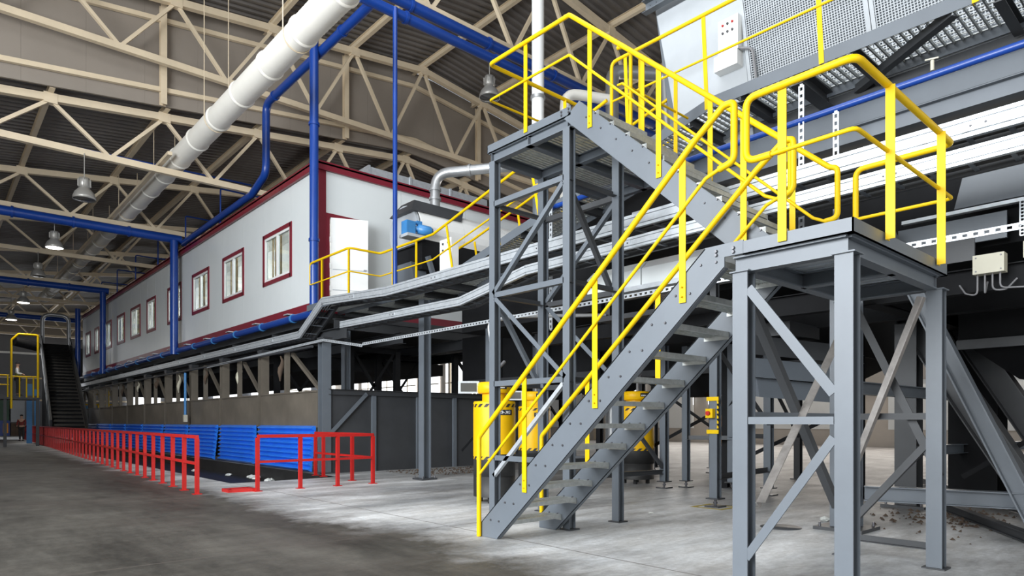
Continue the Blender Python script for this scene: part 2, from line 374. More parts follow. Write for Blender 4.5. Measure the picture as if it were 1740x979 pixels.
for k in range(-5, 5):
    x = RX+k*PIT
    for zf, y0, y1, hall in ((HIGH, 2.0, YG, 'tall'), (LOW, YG+0.1, 73, 'low')):
        if k < -4 and hall == 'tall': continue
        m = MB(); m.prof(Ip(0.13, 0.2), (x, y0, zf(x)+0.21), (x, y1, zf(x)+0.21))
        wh = {-5: 'farthest left', -4: 'left of the white duct', -3: 'right above the white duct', -2: 'between duct and cabin', -1: 'above the cabin front', 0: 'at the ridge',
              1: 'first right of the ridge', 2: 'second right of the ridge', 3: 'third right of the ridge', 4: 'fourth right of the ridge'}[k]
        single(m, 'roof_purlin', 'cream', 'cream roof beam lengthwise under the %s roof, %s' % (hall, wh), 'beam', 'roof purlins', (x, y0, zf(x)+0.2))

# ------------------------------------------------------------------ big white air duct
DX, DZ, DR = 5.83, 9.32, 0.29
def duct_run(y0, y1, label, m='duct_white'):
    t = thing('air_duct', label, 'duct', (DX, y0, DZ-DR)); y = y0
    while y < y1-0.1:
        ye = min(y+1.75, y1); d = MB(); prof = []; n = 28; vs = []; rings = 26
        for i in range(rings+1):
            rr = DR+(0.008 if i % 2 else 0); yy = y+(ye-y)*i/rings
            vs += [(DX+rr*math.cos(2*math.pi*k/n), yy, DZ+rr*math.sin(2*math.pi*k/n)) for k in range(n)]
        d.add(vs, [(i*n+k, i*n+(k+1) % n, (i+1)*n+(k+1) % n, (i+1)*n+k) for i in range(rings) for k in range(n)], True)
        seg = d.build('duct_section', m, t)
        c = MB(); c.tube([(DX, ye-0.05, DZ), (DX, ye-0.02, DZ), (DX, ye+0.02, DZ), (DX, ye+0.05, DZ)], [DR+0.01, DR+0.035, DR+0.035, DR+0.01], 28)
        c.build('joint_ring', m, seg); y = ye
    for i in range(int((y1-y0)/5)):
        yy = y0+2.2+i*5.1; zt = (HIGH(DX) if yy < YG else LOW(DX))+0.3
        h = MB(); h.tube([(DX-DR-0.02, yy, DZ), (DX-DR-0.02, yy, zt)], 0.012, 6); h.tube([(DX+DR+0.02, yy, DZ), (DX+DR+0.02, yy, zt)], 0.012, 6)
        h.tube([(DX+(DR+0.02)*math.cos(a), yy, DZ+(DR+0.02)*math.sin(a)) for a in [math.pi+math.pi*j/10 for j in range(11)]], 0.012, 6)
        h.build('hanger', 'cream', t)
    return t
duct_run(6.0, 52.0, 'large white round air duct running the length of the roof')
m = MB(); m.bar((DX-0.47, 21, 9.12), (DX-0.47, 44, 9.12), 0.12, 0.10)
single(m, 'duct_rail', 'cream', 'long cream rail beside the white duct', 'rail', None, (DX-0.47, 21, 9.1))

# ------------------------------------------------------------------ pendant lamps
def lamp(x, y, zl, ztop, lit, label):
    t = thing('pendant_lamp', label, 'lamp', (x, y, zl), 'industrial pendant lamps')
    m = MB(); m.tube([(x, y, zl+0.62), (x, y, ztop)], 0.014, 6); m.build('rod', 'lamp_grey', t)
    m = MB(); m.lathe([(0.05, 0.62), (0.13, 0.60), (0.15, 0.52), (0.15, 0.36), (0.12, 0.33)], (x, y, zl), 16)
    for k in range(10):
        a = k*math.pi/5; m.bar((x+0.155*math.cos(a), y+0.155*math.sin(a), zl+0.36), (x+0.155*math.cos(a), y+0.155*math.sin(a), zl+0.56), 0.012, 0.02, (math.cos(a), math.sin(a), 0))
    m.build('housing', 'lamp_grey', t)
    m = MB(); m.lathe([(0.12, 0.33), (0.16, 0.29), (0.24, 0.19), (0.28, 0.08), (0.29, 0.0), (0.28, 0.0), (0.265, 0.08), (0.225, 0.18), (0.15, 0.27)], (x, y, zl), 22); m.build('reflector', 'lamp_grey', t)
    m = MB(); m.lathe([(0.27, 0.015), (0.2, -0.01), (0.0, -0.02)], (x, y, zl), 20); m.build('lens', 'lamp_on' if lit else 'lamp_off', t)
    if lit:
        l = bpy.data.lights.new('lamp_light', 'SPOT'); l.energy = 260; l.spot_size = 2.4; l.spot_blend = 0.6; l.shadow_soft_size = 0.25; l.color = (1, 0.93, 0.82)
        o = bpy.data.objects.new('lamp_light', l); COL.objects.link(o); o.parent = t; o.location = (0, 0, -0.06)
lamp(3.38, 21.9, 7.55, 8.85, False, 'unlit pendant lamp with dark lens left of the white duct')
lamp(3.56, 29.05, 7.62, 8.85, True, 'brightest lit pendant lamp on the left')
lamp(3.80, 35.9, 7.75, 8.85, False, 'unlit pendant lamp in front of the dark blue pipe')
lamp(3.92, 43.05, 7.55, 8.85, True, 'small lit pendant lamp second behind the brightest one')
lamp(3.95, 49.9, 7.45, 8.85, True, 'smallest lit pendant lamp at the left edge')
lamp(11.7, 14.1, 10.25, 11.8, False, 'unlit pendant lamp hanging left of the yellow top rail')

# ------------------------------------------------------------------ blue pipework
def pipe(name, pts, r, label, cat='pipe', m='blue', rad=0.25, collars=(), loc=None, rc=None):
    p = fillet(pts, rad, 5) if len(pts) > 2 else pts
    t = thing(name, label, cat, loc or pts[0]); b = MB(); b.tube(p, r, 14); b.build('pipe_run', m, t)
    for a, d in collars:
        c = MB(); a = V(a); d = V(d).normalized(); c.tube([a-d*0.035, a+d*0.035], r*1.22, 14); c.build('collar', rc or m, t)
    return t
pipe('blue_pipe', [(7.55, 16.2, 3.98), (7.55, 16.2, 11.6), (7.55, 14.05, 11.6)], 0.115, 'thick blue riser pipe standing at the cabin corner', collars=[((7.55, 16.2, 6.0), (0, 0, 1)), ((7.55, 16.2, 9), (0, 0, 1))])
pipe('blue_pipe', [(7.3, 13.9, 11.6), (23, 13.9, 11.6)], 0.135, 'upper blue pipe slung under the tall hall truss', collars=[((9+2.5*i, 13.9, 11.6), (1, 0, 0)) for i in range(6)])
pipe('blue_pipe', [(7.4, 13.5, 10.95), (22, 13.5, 10.95)], 0.12, 'lower blue pipe parallel to the truss pipe', collars=[((8.6+2.8*i, 13.5, 10.95), (1, 0, 0)) for i in range(5)], rc='blue')
pipe('blue_pipe', [(7.72, 13.5, 10.95), (7.78, 20.0, 10.95), (7.78, 20.0, 8.85), (7.8, 21.2, 8.52), (7.85, 28.9, 8.52)], 0.115, 'blue pipe that runs back from the truss and drops to the cabin roof', rad=0.35,
     collars=[((7.77, 19.3, 10.95), (0, 1, 0)), ((7.73, 15, 10.95), (0, 1, 0))])
pipe('blue_pipe', [(8.25, 13.4, 11.0), (8.25, 13.4, 4.3)], 0.055, 'slender blue vertical pipe in front of the cabin end')
for y, lab in ((29.0, 'near'), (43.0, 'far')):
    pipe('blue_pipe', [(-1.5, y-0.2, 8.62), (7.75, y-0.2, 8.62)], 0.17, 'thick dark blue pipe under the %s blue-piped truss' % lab, collars=[((0.5+1.8*i, y-0.2, 8.62), (1, 0, 0)) for i in range(4)])
pipe('blue_pipe', [(-1.5, 56.8, 8.62), (8.4, 56.8, 8.62)], 0.17, 'thick blue pipe far back near the end wall')
for y, zt, lab in ((28.6, 8.5, 'in the middle of the cabin wall'), (42.6, 8.5, 'towards the far end of the cabin wall'), (50.6, 8.6, 'at the far corner of the cabin')):
    pipe('blue_pipe', [(7.45, y, 3.98), (7.45, y, zt)], 0.15, 'thick blue downpipe '+lab)
pipe('blue_pipe', [(7.56, 16.2, 4.12), (7.56, 51, 4.12)], 0.1, 'long blue pipe along the foot of the cabin wall', collars=[((7.56, 17.5+2.2*i, 4.12), (0, 1, 0)) for i in range(15)], rc='motor_blue')
for i in range(6):
    y = 24.5+4.2*i; pipe('sprinkler_pipe', [(7.9, y, 8.16), (7.9, y, 9.6), (9.4, y, 9.6)], 0.03, 'thin blue sprinkler branch above the cabin roof, number %s from the near end' % ['one', 'two', 'three', 'four', 'five', 'six'][i], rad=0.08)
for i, x in enumerate((0.8, 3.0)):
    pipe('sprinkler_pipe', [(x-2, 24+i*8, 9.6), (x+8, 24+i*8, 9.6+0.2)], 0.03, ['thin blue pipe crossing under the low roof sheeting', 'thin blue pipe crossing further back under the low roof'][i])

# ================================================================== sorting cabin
CX, CY, CZ0, CZ1, CYE, CXE = 7.8, 16.5, 4.32, 8.12, 51.0, 17.5
cab = thing('sorting_cabin', 'long raised white panel cabin with crimson trim and a row of windows', 'cabin', (CX, CY, CZ0))
def ywin(px):
    s = (px-870)/1125; a, b = 0.66437, 0.74742
    return CX*(b-a*s)/(a+b*s)
WINS = [(ywin(r), ywin(l)) for l, r in ((449, 495), (380, 414), (328, 355), (286, 308), (250.5, 264.5), (223, 238.5), (200, 212), (179, 189.5), (161.5, 168), (146.3, 153.8))]
WZ0, WZ1 = 5.48, 6.92
cuts = sorted(set([CY]+[w for p in WINS for w in p]+[CYE]))
T = 0.09
for a, b in zip(cuts[:-1], cuts[1:]):
    inwin = any(abs(a-w[0]) < 1e-6 for w in WINS)
    n = max(1, round((b-a)/1.2)) if not inwin else 1
    for i in range(n):
        y0, y1 = a+(b-a)*i/n+0.004, a+(b-a)*(i+1)/n-0.004
        for z0, z1 in (((CZ0, WZ0), (WZ1, CZ1)) if inwin else ((CZ0, CZ1),)):
            m = MB(); m.box(CX, CX+T, y0, y1, z0, z1); m.build('wall_panel', 'white_panel', cab)
# end wall with the doorway
DX0, DX1, DZ1 = 8.12, 9.05, 6.78
x = CX+T
for x0, x1, z0, z1 in ((CX+T, DX0, CZ0, CZ1), (DX0, DX1, DZ1, CZ1), (DX1, 10.35, CZ0, CZ1), (10.358, 11.5, CZ0, CZ1), (11.508, 12.7, CZ0, CZ1), (12.708, 14.0, CZ0, CZ1), (14.008, 15.2, CZ0, CZ1), (15.208, CXE, CZ0, CZ1)):
    m = MB(); m.box(x0, x1, CY, CY+T, z0, z1); m.build('wall_panel', 'white_panel', cab)
m = MB(); m.box(CXE, CXE+T, CY, CYE, CZ0, CZ1); m.build('wall_panel', 'white_panel', cab)
m = MB(); m.box(CX, CXE, CYE, CYE+T, CZ0, CZ1); m.build('wall_panel', 'white_panel', cab)
m = MB(); m.box(CX-0.1, CXE+0.1, CY-0.1, CYE+0.1, CZ1, CZ1+0.05); m.build('roof', 'crimson', cab)
m = MB(); m.box(CX, CXE, CY, CYE, CZ0-0.1, CZ0); m.build('cabin_floor', 'steel_dark', cab)
m = MB(); m.box(CX-0.1, CX-0.03, CY-0.1, CYE, CZ1-0.14, CZ1+0.09); m.build('roof_trim', 'crimson', cab)
m = MB(); m.box(CX-0.1, CXE+0.1, CY-0.1, CY-0.03, CZ1-0.14, CZ1+0.09); m.build('roof_trim', 'crimson', cab)
m = MB(); m.box(CX-0.02, CX+0.22, CY-0.02, CY, CZ0-0.1, CZ1-0.1); m.box(CX-0.02, CX, CY, CY+0.12, CZ0-0.1, CZ1-0.1); m.build('corner_trim', 'crimson', cab)
m = MB(); m.box(CX-0.025, CX, CY+0.12, CYE, CZ0-0.04, CZ0+0.18); m.build('base_trim', 'crimson', cab)
m = MB(); m.box(CX+0.22, CXE, CY-0.025, CY, CZ0-0.12, CZ0+0.1); m.build('base_trim', 'crimson', cab)
for i in range(13):
    m = MB(); y = 18+2.4*i; m.box(CX-0.2, CX-0.02, y, y+0.28, CZ0-0.02, CZ0+0.01); m.build('bracket', 'galv', cab)
for y0, y1 in WINS:
    w = MB(); f = 0.12
    w.box(CX-0.03, CX+0.0, y0-f*0.5, y0+f*0.5, WZ0-f*0.5, WZ1+f*0.5); w.box(CX-0.03, CX, y1-f*0.5, y1+f*0.5, WZ0-f*0.5, WZ1+f*0.5)
    w.box(CX-0.03, CX, y0, y1, WZ0-f*0.5, WZ0+f*0.5); w.box(CX-0.03, CX, y0, y1, WZ1-f*0.5, WZ1+f*0.5)
    wo = w.build('window', 'crimson', cab)
    a, b, c, d = y0+0.06, y1-0.06, WZ0+0.06, WZ1-0.06; mid = (a+b)/2; g = 0.07
    m = MB(); m.box(CX-0.01, CX+0.06, a, a+g, c, d); m.box(CX-0.01, CX+0.06, b-g, b, c, d); m.box(CX-0.01, CX+0.06, a+g, b-g, c, c+g); m.box(CX-0.01, CX+0.06, a+g, b-g, d-g, d)
    m.box(CX-0.012, CX+0.06, mid-0.05, mid+0.05, c+g, d-g); m.build('inner_frame', 'white', wo)
    for p, q in ((a+g, mid-0.05), (mid+0.05, b-g)):
        m = MB(); m.box(CX+0.02, CX+0.03, p, q, c+g, d-g); m.build('pane', 'glass', wo)
    m = MB()
    for j in range(5): m.box(CX+0.16+0.015*(j % 2), CX+0.18+0.015*(j % 2), mid+0.08+j*0.075*(b-a)/0.9, mid+0.15+j*0.075*(b-a)/0.9, c, d+0.1)
    m.build('blind', 'tan', wo)
# cabin inside: far lining and lit tubes
m = MB(); m.box(CX+2.4, CX+2.45, CY+0.2, CYE-0.2, CZ0, CZ1-0.05); m.build('partition', 'white', cab)
for i in range(10):
    y = CY+1.6+i*3.3; m = MB(); m.tube([(CX+1.1, y, CZ1-0.35), (CX+1.1, y+1.5, CZ1-0.35)], 0.05, 8); m.build('tube_lamp', 'tube_on', cab)
m = MB(); m.box(CX+T, CX+2.4, CY+0.2, CYE-0.2, CZ1-0.12, CZ1-0.06); m.build('inner_ceiling', 'white', cab)
# door: crimson frame and leaf swung outwards
m = MB(); fr = 0.1
m.box(DX0-fr, DX0, CY-0.03, CY+T, CZ0, DZ1+fr); m.box(DX1, DX1+fr, CY-0.03, CY+T, CZ0, DZ1+fr); m.box(DX0, DX1, CY-0.03, CY+T, DZ1, DZ1+fr)
fo = m.build('door_frame', 'crimson', cab)
dd = MB(); h = V((DX0+0.02, CY-0.04, 0)); u = V((math.cos(-0.42), math.sin(-0.42), 0)); nn = V((-u.y, u.x, 0)); w_ = 0.98
def dbox(mb, s0, s1, t0, t1, z0, z1):
    P = [h+u*s+nn*t for s in (s0, s1) for t in (t0, t1)]
    mb.add([(p.x, p.y, z) for z in (z0, z1) for p in P], [(0, 1, 3, 2), (4, 6, 7, 5), (0, 4, 5, 1), (2, 3, 7, 6), (0, 2, 6, 4), (1, 5, 7, 3)])
dbox(dd, 0, w_, -0.03, 0.03, CZ0+0.05, DZ1-0.02); door = dd.build('door', 'white', cab, 'white door leaf standing open')
for z in (CZ0+0.5, CZ0+1.05):
    m = MB(); dbox(m, 0.05, w_-0.05, -0.036, -0.03, z, z+0.02); m.build('door_groove', 'conveyor_grey', door)
m = MB(); dbox(m, w_-0.12, w_-0.04, -0.09, -0.03, CZ0+1.06, CZ0+1.09); m.build('door_handle', 'stainless', door)
for z in (4.8, 5.4, 6.1):
    m = MB(); dbox(m, -0.03, 0.02, -0.05, -0.02, z, z+0.14); m.build('hinge', 'white', door)
# galvanised box on the cabin roof
t = thing('roof_box', 'low galvanised box duct lying on the cabin roof edge', 'duct', (10.3, 17.2, CZ1+0.05))
m = MB(); m.box(9.6, 14.0, 17.0, 17.9, CZ1+0.05, CZ1+0.55); m.build('box_body', 'galv', t)
for xx in (9.6, 11.0, 12.5): m = MB(); m.box(xx-0.03, xx+0.03, 16.97, 17.93, CZ1+0.05, CZ1+0.58); m.build('flange', 'galv', t)
# ================================================================== bunker row under the cabin
BX = 7.45
cols = [15.6, 19.6, 23.0, 26.4, 29.8, 33.2, 36.6, 40.0, 43.4, 46.8, 50.2]
nth = ['nearest', 'second', 'third', 'fourth', 'fifth', 'sixth', 'seventh', 'eighth', 'ninth', 'farthest', 'last']
for i, y in enumerate(cols):
    t = thing('bunker_column', 'grey steel bunker column under the cabin edge, %s from the camera' % nth[i], 'column', (BX, y, 0), 'bunker columns')
    m = MB(); m.prof(Ip(0.24, 0.24, 0.02, 0.014), (BX+0.1, y, 0.0), (BX+0.1, y, 3.3), (0, 1, 0)); m.build('shaft', 'steel' if i == 0 else 'bunker', t)
    m = MB(); m.box(BX-0.1, BX+0.3, y-0.2, y+0.2, 0, 0.03); m.build('base_plate', 'steel_dark', t)
    m = MB(); m.prism([(BX-0.02, y-0.12, 3.28), (BX-0.02, y+0.12, 3.28), (BX-0.02, y+0.2, 3.42), (BX-0.02, y-0.2, 3.42)], (0.24, 0, 0)); m.build('head', 'steel_dark', t)
def slat_curtain(y0, y1, bulge, skew, label):
    t = thing('blue_curtain', label, 'curtain', (BX, y0, 0), 'blue folded curtains of the bunker row')
    n = 9; zt, zb = 1.2, 0.04
    dh = (zt-zb)/n
    for k in range(n):
        z1 = zt-k*dh; z0 = z1-dh; f = k/(n-1); xo = BX-0.04-bulge*f
        dy = skew*f; m = MB(); j = (random.random()-0.5)*0.03
        pts = [(0.0, z1), (-0.10, z1-dh*0.42), (-0.105, z1-dh*0.55), (-0.03, z0+0.012), (-0.005, z0), (0.02, z0), (0.02, z1)]
        n2 = len(pts); yl, yr = y0+0.14+dy+j, y1-0.14+dy*0.4+j
        vs = [(xo+a, yl, z) for a, z in pts]+[(xo+a, yr, z) for a, z in pts]
        m.add(vs, [(q, (q+1) % n2, n2+(q+1) % n2, n2+q) for q in range(n2)]); m.add(vs, [tuple(range(n2-1, -1, -1)), tuple(range(n2, 2*n2))])
        m.build('slat', 'blue_sheet', t)
    return t
for i in range(len(cols)-1):
    y0, y1 = cols[i], cols[i+1]
    slat_curtain(y0+0.1, y1, [0.12, 0.03, 0.12, 0.02, 0.1, 0.03, 0.05, 0, 0, 0][i], [-0.03, 0.02, -0.02, 0.0, 0.08, 0, 0, 0, 0, 0][i], 'blue horizontally folded curtain, %s bay of the bunker row' % nth[i])
    t = thing('bunker', 'dark plate bunker front above the %s blue curtain' % nth[i], 'bunker', (BX, y0, 1.2), 'bunker fronts')
    m = MB(); m.box(BX-0.03, BX+0.03, y0+0.13, y1-0.13, 1.16, 2.06); m.build('plate', 'bunker', t)
    m = MB(); m.box(BX-0.06, BX+0.04, y0+0.13, y1-0.13, 2.06, 2.1); m.build('edge_rail', 'bunker', t)
    m = MB(); ym = y0+(y1-y0)*0.55; m.box(BX, BX+0.12, ym-0.06, ym+0.06, 2.1, 3.3); m.build('mid_post', 'bunker', t)
    m = MB(); m.prof(Lp(0.09, 0.09), (BX+0.1, y0+0.2, 2.1), (BX+0.1, ym-0.2, 3.2), (1, 0, 0)); m.build('brace', 'bunker', t)
    # inside partition of the bunker
    m = MB(); m.box(BX+0.25, BX+1.5, y1-0.03, y1+0.03, 0, 2.1)
    single(m, 'bunker_divider', 'black_steel', 'black divider plate between bunker bays behind the %s curtain' % nth[i], 'panel', 'bunker dividers', (BX+0.1, y1, 0))
# end wall of the bunkers with its stiffeners
EY = 15.55
t = thing('bunker_end_wall', 'tall dark grey plate wall with ribs closing the near end of the bunkers', 'wall', (BX, EY, 0))
xs = [7.6, 8.95, 10.35, 11.6, 12.8, 14.2]
for a, b in zip(xs[:-1], xs[1:]):
    m = MB(); m.box(a+0.004, b-0.004, EY-0.02, EY+0.02, 0.0, 2.04); m.build('plate', 'steel_dark', t)
for a in xs[1:]:
    m = MB(); m.prof(Cp(0.06, 0.12), (a-0.06, EY-0.08, 0), (a-0.06, EY-0.08, 2.0), (1, 0, 0)); m.build('rib', 'steel', t)
m = MB(); m.prof(Cp(0.08, 0.14), (7.6, EY-0.02, 2.06), (14.2, EY-0.02, 2.06)); m.build('top_rail', 'steel_dark', t)
m = MB(); m.prof(Lp(0.1, 0.1), (7.65, EY-0.1, 0.95), (8.7, EY-0.1, 2.0), (0, 1, 0)); m.build('brace', 'steel', t)
# dark frame of posts and crosses above the end wall and further inside
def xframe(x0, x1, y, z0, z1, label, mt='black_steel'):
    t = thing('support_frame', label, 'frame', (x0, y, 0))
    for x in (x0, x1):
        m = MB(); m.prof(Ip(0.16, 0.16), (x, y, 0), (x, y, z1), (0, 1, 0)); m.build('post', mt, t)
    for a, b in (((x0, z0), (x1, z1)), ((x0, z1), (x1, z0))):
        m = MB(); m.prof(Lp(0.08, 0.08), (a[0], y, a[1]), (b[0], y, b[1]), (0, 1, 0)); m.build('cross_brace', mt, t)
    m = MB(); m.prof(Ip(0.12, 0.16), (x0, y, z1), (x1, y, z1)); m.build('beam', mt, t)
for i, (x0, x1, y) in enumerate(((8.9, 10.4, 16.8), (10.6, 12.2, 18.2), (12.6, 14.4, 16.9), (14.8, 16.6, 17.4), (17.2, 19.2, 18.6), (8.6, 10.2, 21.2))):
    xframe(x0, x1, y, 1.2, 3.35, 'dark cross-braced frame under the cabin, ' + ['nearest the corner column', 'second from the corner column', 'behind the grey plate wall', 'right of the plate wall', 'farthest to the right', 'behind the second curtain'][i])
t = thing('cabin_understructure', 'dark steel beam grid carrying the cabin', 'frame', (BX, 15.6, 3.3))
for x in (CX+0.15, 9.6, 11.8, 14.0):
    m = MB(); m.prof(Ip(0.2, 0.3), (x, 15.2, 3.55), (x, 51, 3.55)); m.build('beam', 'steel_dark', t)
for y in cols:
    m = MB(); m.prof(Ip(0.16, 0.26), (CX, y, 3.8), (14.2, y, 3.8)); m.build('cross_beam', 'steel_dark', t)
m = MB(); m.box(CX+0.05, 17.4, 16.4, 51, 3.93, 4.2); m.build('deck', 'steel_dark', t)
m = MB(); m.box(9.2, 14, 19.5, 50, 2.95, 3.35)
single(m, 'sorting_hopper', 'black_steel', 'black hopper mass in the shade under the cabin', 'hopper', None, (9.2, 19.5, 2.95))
# rail of dull steel running below the tray along the bunkers
m = MB(); m.tube([(7.32, 15.8, 3.2), (7.32, 51, 3.2)], 0.035, 8); single(m, 'hand_tube', 'steel_dark', 'dark tube running under the cabin edge along the bunkers', 'tube', None, (7.32, 15.8, 3.2))
pipe('hanging_hose', [(7.2, 26.2, 3.1), (7.2, 26.2, 1.5)], 0.045, 'blue hanging control cable in front of the bunkers', 'cable', 'motor_blue')
m = MB(); m.box(7.14, 7.26, 26.13, 26.27, 1.3, 1.56); single(m, 'hanging_switch', 'box_beige', 'small pendant switch at the end of the blue hanging cable', 'switch', None, (7.2, 26.2, 1.3))
for i in range(7):
    y = 18.2+i*3.3; m = MB(); w = 0.05+0.05*random.random(); zt = 3.15; l = 0.35+0.4*random.random()
    pts = [(7.5+0.04*math.sin(k), y+0.03*math.cos(2*k), zt-l*k/6) for k in range(7)]
    m.tube(pts, [0.02, w*.5, w*.8, w, w*.9, w*.5, 0.02], 8); single(m, 'film_scrap', 'box_beige' if i % 2 else 'rust', 'crumpled film scrap hanging above the %s panel of the bunkers' % nth[i], 'scrap', 'hanging scraps', (7.5, y, zt-l))

# ================================================================== red fences
def fence(pts_xy, posts, label, h=1.06, mid=0.55):
    t = thing('red_fence', label, 'fence', (*pts_xy[0], 0)); s = 0.032
    for a, b in zip(pts_xy[:-1], pts_xy[1:]):
        for z in (h-0.03, mid):
            m = MB(); m.bar((*a, z), (*b, z), 0.06, 0.06 if z > mid else 0.045); m.build('rail', 'red', t)
    d = V((pts_xy[1][0]-pts_xy[0][0], pts_xy[1][1]-pts_xy[0][1], 0)).normalized()
    m = MB(); m.box(-s, s, -s, s, 0, h-0.06); m.box(-0.07, 0.07, -0.07, 0.07, 0, 0.012)
    me = None
    for x, y in posts:
        if me is None:
            o = m.build('post', 'red'); o.parent = t; me = o
        else: o = me.copy(); COL.objects.link(o)
        o.location = (x-pts_xy[0][0], y-pts_xy[0][1], 0)
    return t
f0, f1 = (3.67, 12.64), (5.70, 62.2)
n = 54
fence([f0, f1], [(f0[0]+(f1[0]-f0[0])*i/n, f0[1]+(f1[1]-f0[1])*i/n) for i in range(n+1)], 'long red guard fence receding along the bunkers')
fence([(4.67, 12.42), (7.08, 12.38), (7.12, 15.2)], [(4.67, 12.42), (5.50, 12.41), (6.28, 12.39), (7.08, 12.38), (7.09, 13.3), (7.11, 14.75), (7.12, 15.2)], 'short L-shaped red guard rail in front of the nearest blue curtain')
m = MB(); m.bar((4.2, 12.55, 0.03), (4.62, 12.5, 0.03), 0.09, 0.06); m.bar((4.2, 12.8, 0.03), (4.62, 12.75, 0.03), 0.09, 0.06); m.bar((4.2, 12.5, 0.03), (4.2, 12.85, 0.03), 0.07, 0.06); m.bar((4.62, 12.45, 0.03), (4.62, 12.8, 0.03), 0.07, 0.06)
single(m, 'floor_frame', 'red', 'red steel frame lying flat on the floor in the fence gap', 'frame', None, (4.4, 12.65, 0))

# ================================================================== lower stair flight
SX0, SX1 = 4.737, 5.66
RISE, GO, Y1T, Z1T, NT = 0.2156, 0.2431, 5.615, 0.205, 12
def stringer(mb, poly, x, t=0.012, fl=0.055, sgn=1):
    """plate in the YZ plane at x with flanges along the sloping edges"""
    mb.prism([(x, y, z) for y, z in poly], (t*sgn, 0, 0))
    return mb
def flange(mb, a, b, x, sgn, w=0.055, t=0.01):
    p, q = V((x+sgn*w/2, *a)), V((x+sgn*w/2, *b)); mb.bar(p, q, w, t, (0, 0, 1)); return mb
LOWPOLY = [(5.863, 0.004), (5.863, 0.156), (2.973, 2.708), (2.638, 2.71), (2.638, 2.605), (2.80, 2.605), (2.80, 2.52), (5.574, 0.004)]
def tread_mesh(x0, x1, dep=0.265, h=0.035):
    m = MB(); c = 0
    m.box(x0, x1, -dep/2, -dep/2+0.03, -h-0.012, 0); m.box(x0, x1, dep/2-0.008, dep/2, -h, 0)
    m.box(x0, x0+0.006, -dep/2, dep/2, -h-0.035, 0); m.box(x1-0.006, x1, -dep/2, dep/2, -h-0.035, 0)
    for k in range(1, 7):
        y = -dep/2+dep*k/7; m.box(x0, x1, y-0.005, y+0.005, -h, 0)
    nx = int((x1-x0)/0.055)
    for k in range(1, nx):
        x = x0+(x1-x0)*k/nx; m.box(x-0.004, x+0.004, -dep/2, dep/2, -0.014, -0.002)
    return m
ls = thing('lower_stair', 'lower grey steel stair flight rising from the floor to the landing, yellow handrails', 'staircase', (SX0, 5.863, 0))
for x, lab in ((SX0, None), (SX1, None)):
    m = MB(); stringer(m, LOWPOLY, x); flange(m, (5.574, 0.01), (2.80, 2.525), x, 1); flange(m, (5.863, 0.15), (2.973, 2.70), x, 1, 0.05)
    s = m.build('stringer', 'steel', ls)
    b = MB()
    for i in range(NT):
        for dy in (0.07, -0.07): bolts(b, [(x, Y1T-GO*i+dy, Z1T+RISE*i)], (-1, 0, 0), 0.013, 0.012)
    if x == SX0: bolts(b, [(x, yy, zz) for yy in (2.72, 2.87) for zz in (2.66, 2.63)], (-1, 0, 0), 0.016, 0.016)
    b.build('bolt_row', 'bolt', s, None, True)
tm = tread_mesh(0.012, SX1-SX0-0.002)
tr0 = tm.build('tread', 'galv_dull')
for i in range(NT):
    o = tr0 if i == 0 else tr0.copy()
    if i: COL.objects.link(o)
    o.parent = ls; o.location = (0, Y1T-GO*i-5.863, Z1T+RISE*i)
def ang_post(x, y, z0, z1, sx=1, w=0.062):
    m = MB(); m.prof(Lp(w, w, 0.007), (x, y-w/2, z0), (x, y-w/2, z1), (0, 1, 0) if sx > 0 else (0, 1, 0)); return m
def rail_set(root, x, top, mid, posts, label=None, r=0.027, rm=0.016, out=-1):
    """handrail: top tube, slim knee rail, angle posts bolted to the stringer face"""
    t = MB(); t.tube(fillet([(x, *p) for p in top], 0.075, 5), r, 12); h = t.build('handrail', 'yellow', root, label)
    t = MB(); t.tube(fillet([(x, *p) for p in mid], 0.04, 3), rm, 10); t.build('knee_rail', 'yellow', h)
    for y, z0, z1 in posts:
        w = 0.062; m = MB()
        m.prof(Lp(w, w, 0.008), (x+0.012, y+w/2, z0), (x+0.012, y+w/2, z1-0.012), (0, -1, 0)); m.build('post', 'yellow', h)
        b = MB(); bolts(b, [(x+0.0, y, z0+0.05), (x+0.0, y, z0+0.13)], (-1, 0, 0), 0.010, 0.01); b.build('post_bolts', 'yellow', h, None, True)
    return h
sl = RISE/GO
LT = [(5.863, 0.004), (5.863, 1.125), (3.05, 3.60), (2.79, 3.79), (2.70, 3.79), (2.70, 3.33), (2.83, 3.30)]
LM = [(2.83, 3.30), (2.95, 3.26), (5.863, 0.70)]
LP = [(5.124, 0.556, 1.778), (4.143, 1.428, 2.645), (3.18, 2.292, 3.49)]
for x in (SX0-0.026, SX1+0.04):
    rail_set(ls, x, LT, LM, LP)
# ================================================================== landing (middle platform)
PXA, PXB, PYA, PYB, PZ = SX0, 6.80, 1.827, 2.64, 2.70
pl = thing('stair_landing', 'grey steel landing platform on four posts nearest the camera', 'platform', (PXA, PYA, 0))
FH = 0.105
for seg in (((PXA, PYA, PZ-FH/2), (PXA, PYB, PZ-FH/2), 1), ((PXB, PYA, PZ-FH/2), (PXB, PYB+0.1, PZ-FH/2), -1)):
    m = MB(); p, q, s = seg; m.box(p[0]-(0.0 if s > 0 else 0.01), p[0]+(0.01 if s > 0 else 0), p[1], q[1], PZ-FH, PZ); m.box(min(p[0], p[0]+s*0.05), max(p[0], p[0]+s*0.05), p[1], q[1], PZ-FH, PZ-FH+0.01); m.build('fascia', 'steel', pl)
m = MB(); m.box(PXA, PXB, PYA, PYA+0.01, PZ-FH, PZ); m.box(PXA, PXB, PYA, PYA+0.05, PZ-FH, PZ-FH+0.01); m.build('fascia', 'steel', pl)
bz = PZ-FH-0.045-0.02
